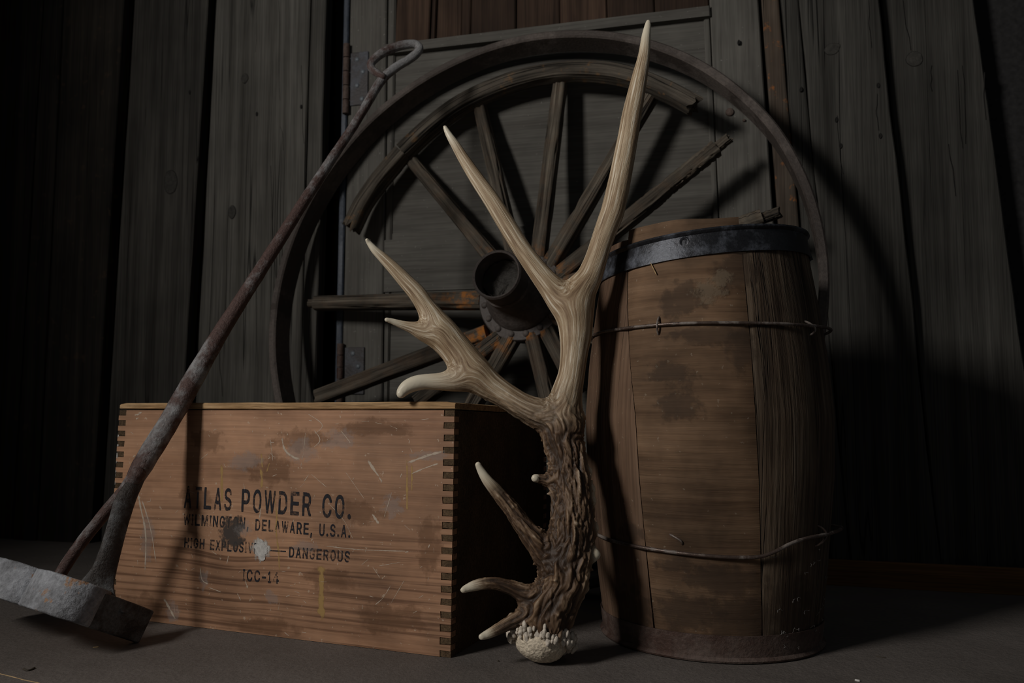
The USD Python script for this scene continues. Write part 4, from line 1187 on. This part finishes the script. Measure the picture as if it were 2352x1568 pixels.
m, f = tube(iron.local(P_[:, :3]), P_[:, 3], 18, up=A(0, 1, 0), rough=.14, seed=6, nf=70)
sm = f[:, 2] / f[:, 2].max()
cover = np.interp(sm, [0, .10, .18, .24, .48, .56, .66, .72, .82, 1], [.25, .30, .20, -.12, -.12, .10, .05, .38, .45, .30])
put(iron, 'rod', m, 'iron_scale', smooth=True, flow=f, aux=np.stack([cover] * 3, 1), label='long rusty rod bent into a loop at the top')
# forks
pb = [((318, 1085), .876), ((290, 1122), .876), ((255, 1162), .876), ((225, 1198), .874), ((195, 1235), .872), ((168, 1272), .870), ((146, 1306), .868), ((130, 1336), .868)]
q = A([at_y(a, y) for a, y in pb])
r_ = A([20, 17, 15.5, 15, 15, 14.5, 15, 17]) * .87 / FPX
P_ = catmull(np.c_[q, r_], 60)
m, f = tube(iron.local(P_[:, :3]), P_[:, 3], 14, up=A(0, 1, 0), rough=.22, seed=8, nf=60, squash=.9)
put(iron, 'prong', m, 'iron_scale', smooth=True, flow=f, aux=f * 0 + .12, label='round rear prong of the fork')
st = [((336, 1030), (346, 1036), .892), ((312, 1076), (336, 1080), .884), ((290, 1110), (326, 1112), .872), ((266, 1146), (312, 1146), .862), ((249, 1203), (293, 1205), .856), ((233, 1256), (278, 1262), .850), ((212, 1304), (265, 1318), .843), ((186, 1334), (262, 1352), .838), ((176, 1352), (272, 1384), .833), ((180, 1380), (290, 1408), .832)]
sec = []
for l_, r__, y in st:
    a, b = at_y(l_, y - .006), at_y(r__, y + .010)
    nrm = np.cross(b - a, A(.266, .356, .896)); nrm /= np.linalg.norm(nrm)
    if nrm[1] > 0: nrm = -nrm
    sec.append(np.r_[a, b, nrm])
sec = catmull(sec, 46)
rings = []
for row in sec:
    a, b, nr = row[:3], row[3:6], row[6:9] / np.linalg.norm(row[6:9])
    h_ = .0034
    d_ = (b - a) / np.linalg.norm(b - a)
    rings.append([a - nr * h_ * .8, a + nr * h_ * .1, a + d_ * .0042 + nr * h_, (a + b) / 2 + nr * h_ * 1.15, b - d_ * .002 + nr * h_, b + nr * h_ * .5, b - nr * h_ * .5, b - d_ * .002 - nr * h_, (a + b) / 2 - nr * h_, a + d_ * .002 - nr * h_])
put(iron, 'prong', loft(iron.local(A(rings).reshape(-1, 3)).reshape(len(rings), -1, 3)), 'dark_iron_scale', smooth=45, label='flattened front prong of the fork')
# brand: an upright strip bent into lobes
ax = np.cross(ray((45, 1390)), ray((312, 1476))); ax *= np.sign(ax[2]) / np.linalg.norm(ax)


def brand(pts, hgt, th, mt, label, seed, nose=1):
    base = catmull([at_y((x, 1390 + (x - 45) * (86 / 267)), y) for x, y in pts], 60)
    t = np.gradient(base, axis=0); t /= np.linalg.norm(t, axis=1, keepdims=True)
    sd = np.cross(t, ax); sd /= np.linalg.norm(sd, axis=1, keepdims=True)
    rings = []
    for k in range(len(base)):
        g = .0009 * (meshkit.fbm(A([[base[k][0] * 80, i, seed] for i in range(10)]), 3, seed) - .5)
        e = .0016
        sct = [(-th, e), (-th + e, 0), (th - e, 0), (th, e), (th, hgt * .33), (th, hgt * .66), (th, hgt - e), (th - e, hgt), (-th + e, hgt), (-th, hgt - e)]
        rings.append([base[k] + sd[k] * (x + g[i] * np.sign(x)) + ax * (z + g[i]) for i, (x, z) in enumerate(sct)])
    m = loft(iron.local(A(rings).reshape(-1, 3)).reshape(len(rings), -1, 3))
    put(iron, 'brand_strip', m, mt, smooth=45, label=label)


brand([(312, .866), (285, .852), (250, .835), (215, .818), (192, .808)], .0345, .0042, 'dark_iron_scale', 'flat end plate of the brand', 1)
brand([(206, .828), (200, .814), (186, .803), (160, .794), (125, .790), (90, .794), (62, .805), (50, .822), (54, .842), (78, .858)], .0375, .0042, 'pale_iron_scale', 'front lobe of the brand', 2)
brand([(92, .890), (82, .870), (70, .856), (50, .847), (20, .843), (-12, .848), (-42, .862), (-62, .885), (-64, .910), (-40, .928)], .0385, .0042, 'pale_iron_scale', 'outer lobe of the brand', 3)

# ------------------------------------------------------------------ antler
YK = A([(1530, .800), (1400, .800), (1250, .808), (1100, .822), (900, .838), (600, .846), (300, .860), (40, .875)])[::-1]
ybase = lambda py: np.interp(py, YK[:, 0], YK[:, 1])
BR = {
    'beam': ([(1250, 1482, 36), (1253, 1452, 50), (1266, 1402, 53), (1281, 1363, 52), (1292, 1335, 54), (1298, 1302, 55), (1306, 1268, 57), (1313, 1230, 54), (1313, 1200, 53), (1312, 1160, 50), (1310, 1115, 47.5), (1306, 1076, 45), (1300, 1038, 45), (1289, 1000, 46), (1293, 950, 42), (1302, 905, 36), (1313, 857, 30.5), (1319, 807, 32), (1322, 770, 37), (1322, 735, 40), (1322, 700, 43), (1333, 668, 37), (1352, 638, 30), (1365, 606, 26.5), (1375, 576, 25), (1386, 543, 25.5), (1398, 510, 26.5), (1409, 478, 27), (1426, 400, 25.5), (1442, 317, 23.5), (1450, 269, 22.5), (1460, 221, 20.5), (1470, 173, 17.5), (1479, 129, 13.8), (1484, 84, 10.5), (1487.5, 62, 8), (1489, 51, 5.5)], lambda t: 0 * t),
    'left_tine': ([(1312, 712, 36), (1290, 690, 34), (1268, 662, 30), (1238, 625, 25), (1202, 576, 21.5), (1166, 519, 21), (1130, 461, 19.5), (1094, 409, 16.5), (1066, 366, 13.3), (1048, 336, 11), (1034, 314, 8.6), (1026, 300, 6.5), (1022, 292, 4.5)], lambda t: -.010 * t),
    'rear_branch': ([(1300, 975, 44), (1250, 955, 38), (1202, 934, 32), (1156, 906, 31), (1112, 876, 36), (1078, 842, 40), (1050, 806, 38), (1022, 771, 36), (998, 737, 30), (978, 704, 22.5), (958, 674, 20.5), (934, 648, 18), (906, 618, 15), (880, 592, 12), (861, 574, 9.3), (848, 558, 6.3), (843, 551, 4.5)], lambda t: .004 * np.sin(t * 3.1) - .012 * t ** 2),
    'lower_prong': ([(1085, 862, 32), (1050, 872, 27), (1012, 876, 20.5), (980, 876, 18), (955, 880, 18), (936, 888, 16.5), (925, 898, 13.5), (921, 904, 10.5)], lambda t: -.012 * t),
    'middle_prong': ([(1005, 766, 30), (975, 762, 22), (948, 753, 14), (922, 745, 9.5), (902, 738, 7), (888, 734, 5.2)], lambda t: -.014 * t),
    'big_tine': ([(1300, 1320, 48), (1262, 1284, 37), (1232, 1244, 30), (1203, 1208, 25), (1173, 1168, 20), (1146, 1134, 16.5), (1120, 1104, 12.5), (1105, 1081, 9.3), (1098, 1067, 7)], lambda t: -.016 * t),
    'knob': ([(1300, 1125, 28), (1270, 1106, 17), (1248, 1100, 12), (1232, 1098, 9.8), (1229, 1098, 9)], lambda t: -.008 * t),
    'brow_tine': ([(1275, 1378, 44), (1228, 1372, 29), (1192, 1359, 20.5), (1162, 1346, 18), (1130, 1338.5, 16), (1096, 1343, 13), (1074, 1350, 9.5), (1064, 1354.5, 7)], lambda t: -.014 * t),
    'low_tine': ([(1262, 1420, 42), (1220, 1412, 26), (1190, 1422, 20), (1166, 1434, 17), (1142, 1446, 13.5), (1118, 1457, 10), (1106, 1462, 7.3)], lambda t: -.016 * t),
    'bump_a': ([(1338, 1088, 13), (1349, 1084, 7), (1353, 1082, 4)], lambda t: 0 * t),
    'bump_b': ([(1340, 1124, 14), (1352, 1121, 7), (1359, 1122, 4)], lambda t: 0 * t),
    'bump_c': ([(1345, 1154, 13), (1356, 1152, 7), (1361, 1150, 4.5)], lambda t: 0 * t),
    'bump_d': ([(1345, 1218, 15), (1361, 1214, 8), (1367, 1212, 5)], lambda t: 0 * t),
    'right_bump': ([(1320, 1290, 30), (1345, 1281, 16), (1362, 1276, 10), (1370, 1274, 8)], lambda t: -.004 * t),
}
YS = 1.12    # the horn is a little flatter front to back
RES = .00105
segs, NP = {}, 40
for name, (pts, dy) in BR.items():
    pts = A(pts)
    t = np.linspace(0, 1, len(pts))
    ys = ybase(pts[:, 1]) + dy(t)
    P3 = A([at_y(p[:2], y) for p, y in zip(pts, ys)])
    R3 = pts[:, 2] * np.array([(p - CAM) @ Fw for p in P3]) / FPX
    if name != 'beam':
        R3 = R3 * .985
    segs[name] = catmull(np.c_[P3, R3], max(14, 4 * len(pts)))
allp = np.vstack(list(segs.values()))
lo = (allp[:, :3] - allp[:, 3:]).min(0) - .012
hi = (allp[:, :3] + allp[:, 3:]).max(0) + .012
shape = np.ceil((hi - lo) / RES).astype(int) + 1
acc = np.zeros(shape, np.float32)
axb = A(.16, .42, .89); axb /= np.linalg.norm(axb)      # axis of the burr, where the horn ends
bc = at_y((1245, 1468), .806)
KB = 260.0
PAD = .022


def seg_dist(X, a, b):
    """Distance to the round cone a-b (points with radius in the last column), depth squashed."""
    pa, pb = a[:3].copy(), b[:3].copy()
    d = pb - pa
    w = X - pa
    w = w * A(1, YS, 1); d = d * A(1, YS, 1)
    t = np.clip((w @ d) / max(d @ d, 1e-12), 0, 1)
    return np.linalg.norm(w - t[..., None] * d, axis=-1) - (a[3] + (b[3] - a[3]) * t)


for name, S in segs.items():
    b0 = np.maximum(np.floor(((S[:, :3] - S[:, 3:]).min(0) - PAD - lo) / RES).astype(int), 0)
    b1 = np.minimum(np.ceil(((S[:, :3] + S[:, 3:]).max(0) + PAD - lo) / RES).astype(int) + 1, shape)
    loc = np.full(b1 - b0, 1.0, np.float32)
    for k in range(len(S) - 1):
        rm = max(S[k, 3], S[k + 1, 3]) + PAD
        c0 = np.maximum(np.floor((np.minimum(S[k, :3], S[k + 1, :3]) - rm - lo) / RES).astype(int), b0)
        c1 = np.minimum(np.ceil((np.maximum(S[k, :3], S[k + 1, :3]) + rm - lo) / RES).astype(int) + 1, b1)
        gx, gy, gz = (lo[i] + RES * np.arange(c0[i], c1[i]) for i in range(3))
        X = np.stack(np.meshgrid(gx, gy, gz, indexing='ij'), -1)
        sl_ = tuple(slice(c0[i] - b0[i], c1[i] - b0[i]) for i in range(3))
        loc[sl_] = np.minimum(loc[sl_], seg_dist(X, S[k], S[k + 1]))
    if name == 'beam':
        gx, gy, gz = (lo[i] + RES * np.arange(b0[i], b1[i]) - bc[i] for i in range(3))
        loc = np.maximum(loc, -(gx[:, None, None] * axb[0] + gy[None, :, None] * axb[1] + gz[None, None, :] * axb[2] + .002)).astype(np.float32)
    sl_ = tuple(slice(b0[i], b1[i]) for i in range(3))
    acc[sl_] += np.exp(-KB * np.minimum(loc, .1))
field = -np.log(np.maximum(acc, 1e-12)) / KB
del acc


def surface_nets(F, lo, h):
    ins = F < 0
    cnt = np.zeros(tuple(s - 1 for s in F.shape), np.uint8)
    for dx, dy, dz in np.ndindex(2, 2, 2):
        cnt += ins[dx:F.shape[0] - 1 + dx, dy:F.shape[1] - 1 + dy, dz:F.shape[2] - 1 + dz]
    act = (cnt > 0) & (cnt < 8)
    cells = np.argwhere(act)
    ids = np.full(act.shape, -1, np.int32)
    ids[act] = np.arange(len(cells))
    corner = [np.array(c) for c in np.ndindex(2, 2, 2)]
    val = np.stack([F[tuple((cells + c).T)] for c in corner], 1)
    s = np.zeros((len(cells), 3)); n = np.zeros(len(cells))
    for i in range(8):
        for j in range(i + 1, 8):
            d = corner[j] - corner[i]
            if np.abs(d).sum() != 1:
                continue
            a, b = val[:, i], val[:, j]
            x = (a < 0) != (b < 0)
            t = a[x] / (a[x] - b[x])
            s[x] += corner[i] + t[:, None] * d
            n[x] += 1
    V = lo + h * (cells + s / n[:, None])
    faces = []
    for ax_ in range(3):
        u, w = (ax_ + 1) % 3, (ax_ + 2) % 3
        a = [slice(None)] * 3; b = [slice(None)] * 3
        a[ax_] = slice(0, -1); b[ax_] = slice(1, None)
        ch = ins[tuple(a)] != ins[tuple(b)]
        e = np.argwhere(ch)
        e = e[(e[:, u] > 0) & (e[:, w] > 0) & (e[:, u] < F.shape[u] - 1) & (e[:, w] < F.shape[w] - 1)]
        flip = ins[tuple(a)][tuple(e.T)]
        q = []
        for du, dw in ((0, 0), (-1, 0), (-1, -1), (0, -1)):
            c_ = e.copy(); c_[:, u] += du; c_[:, w] += dw
            q.append(ids[tuple(c_.T)])
        q = np.stack(q, 1)
        q[~flip] = q[~flip][:, ::-1]
        faces.append(q)
    q = np.vstack(faces)
    return V, np.vstack([q[:, [0, 1, 2]], q[:, [0, 2, 3]]])


V, Fc = surface_nets(field, lo, RES)
del field
am = trimesh.Trimesh(V, Fc, process=False)
am.fix_normals()
from scipy.sparse import coo_matrix, diags
ed_ = am.edges_unique
adj = coo_matrix((np.ones(2 * len(ed_)), (np.r_[ed_[:, 0], ed_[:, 1]], np.r_[ed_[:, 1], ed_[:, 0]])), shape=(len(V), len(V))).tocsr()
adj = diags(1 / np.maximum(np.asarray(adj.sum(1)).ravel(), 1)) @ adj
V = np.array(am.vertices)
for _ in range(8):
    V = V + .5 * (adj @ V - V)
    V = V - .52 * (adj @ V - V)
am.vertices = V
# grain coordinates: blended over the branches near each vertex
flow = np.zeros((len(V), 3)); wsum = np.zeros(len(V)); tipness = np.zeros(len(V)); rad = np.zeros(len(V))
S0 = {}
for name, S in segs.items():
    s = np.r_[0, np.cumsum(np.linalg.norm(np.diff(S[:, :3], axis=0), axis=1))]
    if name != 'beam':
        host = segs['rear_branch'] if name in ('lower_prong', 'middle_prong') else segs['beam']
        hs = S0['rear_branch' if name in ('lower_prong', 'middle_prong') else 'beam']
        i0 = np.argmin(np.linalg.norm(host[:, :3] - S[0, :3], axis=1))
        s = s + hs[i0]
    S0[name] = s
    T_ = np.gradient(S[:, :3], axis=0); T_ /= np.linalg.norm(T_, axis=1, keepdims=True)
    e_1 = np.cross(T_, A(0, 1, 0)); e_1 /= np.linalg.norm(e_1, axis=1, keepdims=True)
    e_2 = np.cross(T_, e_1)
    fine = np.linspace(0, len(S) - 1, 6 * len(S))
    itp = lambda Q: np.stack([np.interp(fine, np.arange(len(S)), Q[:, k]) for k in range(Q.shape[1])], 1)
    SF, E1, E2, sf = itp(S), itp(e_1), itp(e_2), np.interp(fine, np.arange(len(S)), s)
    dist, ii = cKDTree(SF[:, :3]).query(V)
    w = V - SF[ii, :3]
    rr_ = SF[ii, 3]
    d = np.linalg.norm(w * A(1, YS, 1), axis=1) - rr_
    wt = np.exp(-300 * np.clip(d, 0, .06))
    nr = np.linalg.norm(w, axis=1) + 1e-9
    r0 = .012 + .3 * rr_
    flow += wt[:, None] * np.stack([(w * E1[ii]).sum(1) / nr * r0, (w * E2[ii]).sum(1) / nr * r0, sf[ii]], 1)
    left = s[-1] - sf[ii]
    tipL = {'beam': .05, 'left_tine': .035, 'rear_branch': .028, 'lower_prong': .075, 'middle_prong': .022, 'big_tine': .030, 'knob': .005, 'brow_tine': .020, 'low_tine': .014, 'right_bump': .016}.get(name, .0025)
    tipness += wt * np.clip(1 - left / tipL, 0, 1)
    wsum += wt
    rad += wt * rr_
flow /= wsum[:, None]; tipness /= wsum; rad /= wsum
# rough, channelled horn low on the beam, smooth above
zb = V[:, 2]
rough = np.clip((.275 - zb) / .075, 0, 1)
rough = np.maximum(rough, 0) * (1 - np.clip(tipness * 1.6, 0, 1))
# tines lose their roughness towards the tip
for name in ('big_tine', 'brow_tine', 'low_tine'):
    S, s = segs[name], S0[name]
    dist, ii = cKDTree(S[:, :3]).query(V)
    u = (s[ii] - s[0]) / (s[-1] - s[0])
    near = np.exp(-250 * np.clip(dist - S[ii, 3], 0, .05))
    rough *= 1 - near * np.clip((u - .62) / .3, 0, 1)
def plates(sc, seed, dens):
    """Overlapping flakes in grain space: (offset of the flake, rise along the flake, distance to its rim)."""
    q = flow * sc
    lo_, hi_ = q.min(0) - 1, q.max(0) + 1
    g = np.random.default_rng(seed)
    c_ = g.uniform(lo_, hi_, (int(np.prod(hi_ - lo_) * dens), 3))
    q = q + .55 * (np.stack([meshkit.noise(q * 1.3, seed + k) for k in range(3)], 1) - .5)
    d, k = cKDTree(c_).query(q, k=2)
    return g.uniform(-1, 1, len(c_))[k[:, 0]], np.clip((q - c_[k[:, 0]])[:, 2] * 1.2, -1, 1), d[:, 1] - d[:, 0]


o1, u1, e1_ = plates(A(165, 165, 26), 3, 1.0)
o2, u2, e2_ = plates(A(330, 330, 70), 4, 1.0)
n1 = meshkit.fbm(flow * A(120, 120, 16), 2, 1)
n2 = meshkit.fbm(flow * A(420, 420, 90) + 5, 3, 2)
n3 = meshkit.noise(flow * A(300, 300, 170) + 11, 3)
chan = np.clip((.07 - np.abs(n1 - .5)) / .07, 0, 1)      # long grooves
pearl = np.clip((n3 - .72) / .2, 0, 1) ** 1.2 * np.clip((meshkit.noise(V * 45, 9) - .36) * 4, 0, 1)
rim1, rim2 = np.exp(-(e1_ / .13) ** 2), np.exp(-(e2_ / .16) ** 2)
hgt = .0013 * o1 + .0012 * u1 - .0020 * rim1 + .0006 * o2 + .0006 * u2 - .0008 * rim2 - .0022 * chan + .0006 * (n2 - .5) + .0030 * pearl
soft = .00010 * (meshkit.fbm(flow * A(230, 230, 9), 2, 5) - .5) * 2
hgt = np.clip(hgt, -.0034, .0034)
for _ in range(1):
    hgt = .5 * hgt + .5 * (adj @ hgt)
amt = np.minimum(rad / .016, 1.0)
N = np.array(am.vertex_normals)
disp = rough * hgt * amt + (1 - rough) * (1 - np.clip(tipness * 1.3, 0, 1)) * soft
V2 = V + N * disp[:, None]
V2[:, 2] = np.maximum(V2[:, 2], .0006)
am2 = trimesh.Trimesh(V2, am.faces, process=False)
cav = np.clip(.55 + hgt / .0050, 0, 1)
cav = np.where(rough > .02, cav, .5)
antler = Node('antler', frame4(at_y((1245, 1530), .8), A(1, 0, 0), A(0, 1, 0), A(0, 0, 1)))
tag(antler.prim, 'large pale deer antler standing on its burr between the box and the keg', 'antler')
am2.vertices = antler.local(am2.vertices)
rcol = np.clip(rough * 1.15 + .22 * np.clip((.33 - zb) / .08, 0, 1) * (1 - np.clip(tipness * 1.6, 0, 1)), 0, 1)
put(antler, 'beam_and_tines', am2, 'antler_horn', smooth=True, flow=flow, aux=np.stack([rcol, np.clip(tipness * 1.5, 0, 1) ** 1.4, cav], 1), label='smooth forked horn, ridged and dark low down')
# burr: ring of pearls round the foot, bone below
bx_ = np.cross(axb, A(0, 1, 0)); bx_ /= np.linalg.norm(bx_); by_ = np.cross(axb, bx_)
ra = np.random.default_rng(12)
ms = []
ico = trimesh.creation.icosphere(2, 1.0)
for k in range(230):
    a = ra.uniform(0, 2 * np.pi)
    q = bc + bx_ * math.cos(a) * ra.uniform(.0265, .0335) + by_ * math.sin(a) * ra.uniform(.0245, .030) + axb * ra.uniform(-.0055, .0075)
    o_ = (bx_ * math.cos(a) + by_ * math.sin(a))
    m = ico.copy()
    r0 = ra.uniform(.0013, .0029)
    ln = r0 * ra.uniform(1.1, 2.3)
    m.apply_scale([r0, r0, ln])
    m.vertices *= 1 + .25 * (meshkit.fbm(m.vertices * 500 + k, 2, k)[:, None] - .5)
    m.apply_transform(trimesh.geometry.align_vectors([0, 0, 1], axb * ra.uniform(.6, 1.2) + o_ * ra.uniform(-.1, .7)))
    m.apply_translation(q)
    ms.append(m)
ringt = revolve([(.0235, -.005), (.0285, -.003), (.0285, .004), (.0235, .007)], 60)
T4 = np.eye(4); T4[:3, 0], T4[:3, 1], T4[:3, 2], T4[:3, 3] = bx_, by_ * .9, axb, bc
ringt.apply_transform(T4)
ms.append(ringt)
bm = join(ms); bm.vertices = antler.local(bm.vertices)
put(antler, 'burr', bm, 'antler_pearl_horn', smooth=True, label='knobbly grey-white burr')
dm = trimesh.creation.icosphere(5, 1.0)
v = dm.vertices.copy()
v *= 1 + .10 * (meshkit.fbm(v * 2.2, 3, 3)[:, None] - .5)
v = bc - axb * .006 + np.outer(v[:, 0], bx_) * .0255 + np.outer(v[:, 1], by_) * .0235 + np.outer(v[:, 2], axb) * .0185
nrm_ = (v - bc); nrm_ /= np.linalg.norm(nrm_, axis=1, keepdims=True)
v += nrm_ * .0006 * (meshkit.fbm(v * 700, 3, 6)[:, None] - .5) * 2
v[:, 2] += .0004 - v[:, 2].min()
dm.vertices = antler.local(v)
put(antler, 'pedicle_base', dm, 'antler_base_bone', smooth=True, label='cream porous bone face under the burr')

# ------------------------------------------------------------------ bits on the floor
def bit(name, pts, r, mt, label, squash=.5):
    w = A([floor_at(p) for p in pts])
    w[:, 2] += r * .5
    nd_ = Node(name, frame4(w[0] * A(1, 1, 0), A(1, 0, 0), A(0, 1, 0), A(0, 0, 1)))
    m, f = tube(nd_.local(catmull(w, 16)), r, 7, squash=1.0, rough=.5, seed=3, nf=300)
    put(nd_, name + '_body', m, mt, smooth=True, flow=f)
    tag(nd_.prim, label, 'debris')


bit('wood_splinter', [(54, 1537), (62, 1541), (71, 1539), (79, 1535)], .0011, 'dark_chip', 'dark curled splinter on the floor at the lower left')
bit('wood_splinter', [(2012, 1507), (2024, 1510), (2034, 1511)], .0007, 'dark_chip', 'tiny dark splinter on the floor right of the keg')
bit('paint_flake', [(1965, 1563), (1970, 1564), (1974, 1564.5)], .0011, 'pale_chip', 'tiny white flake on the floor at the lower right')
bit('straw_bit', [(214, 1487), (220, 1486.5), (226, 1486)], .0006, 'straw', 'tiny straw bit on the floor in front of the forked iron')
bit('grit_crumb', [(1143, 1518.5), (1145, 1519)], .0011, 'dark_chip', 'single dark crumb on the floor left of the antler foot')
# worn seam across the near left floor
a, b = floor_at((-60, 1532)), floor_at((125, 1578))
q = np.linspace(0, 1, 30)[:, None] * (b - a) + a
q[:, 1] += .002 * (meshkit.noise(q * 60, 4) - .5)
put('/World', 'floor', loft([[(p[0], p[1] - .0013, -.001), (p[0], p[1], .0005), (p[0], p[1] + .0013, -.001)] for p in q]), 'straw', flow=lambda p: p).SetCustomDataByKey('kind', 'structure')
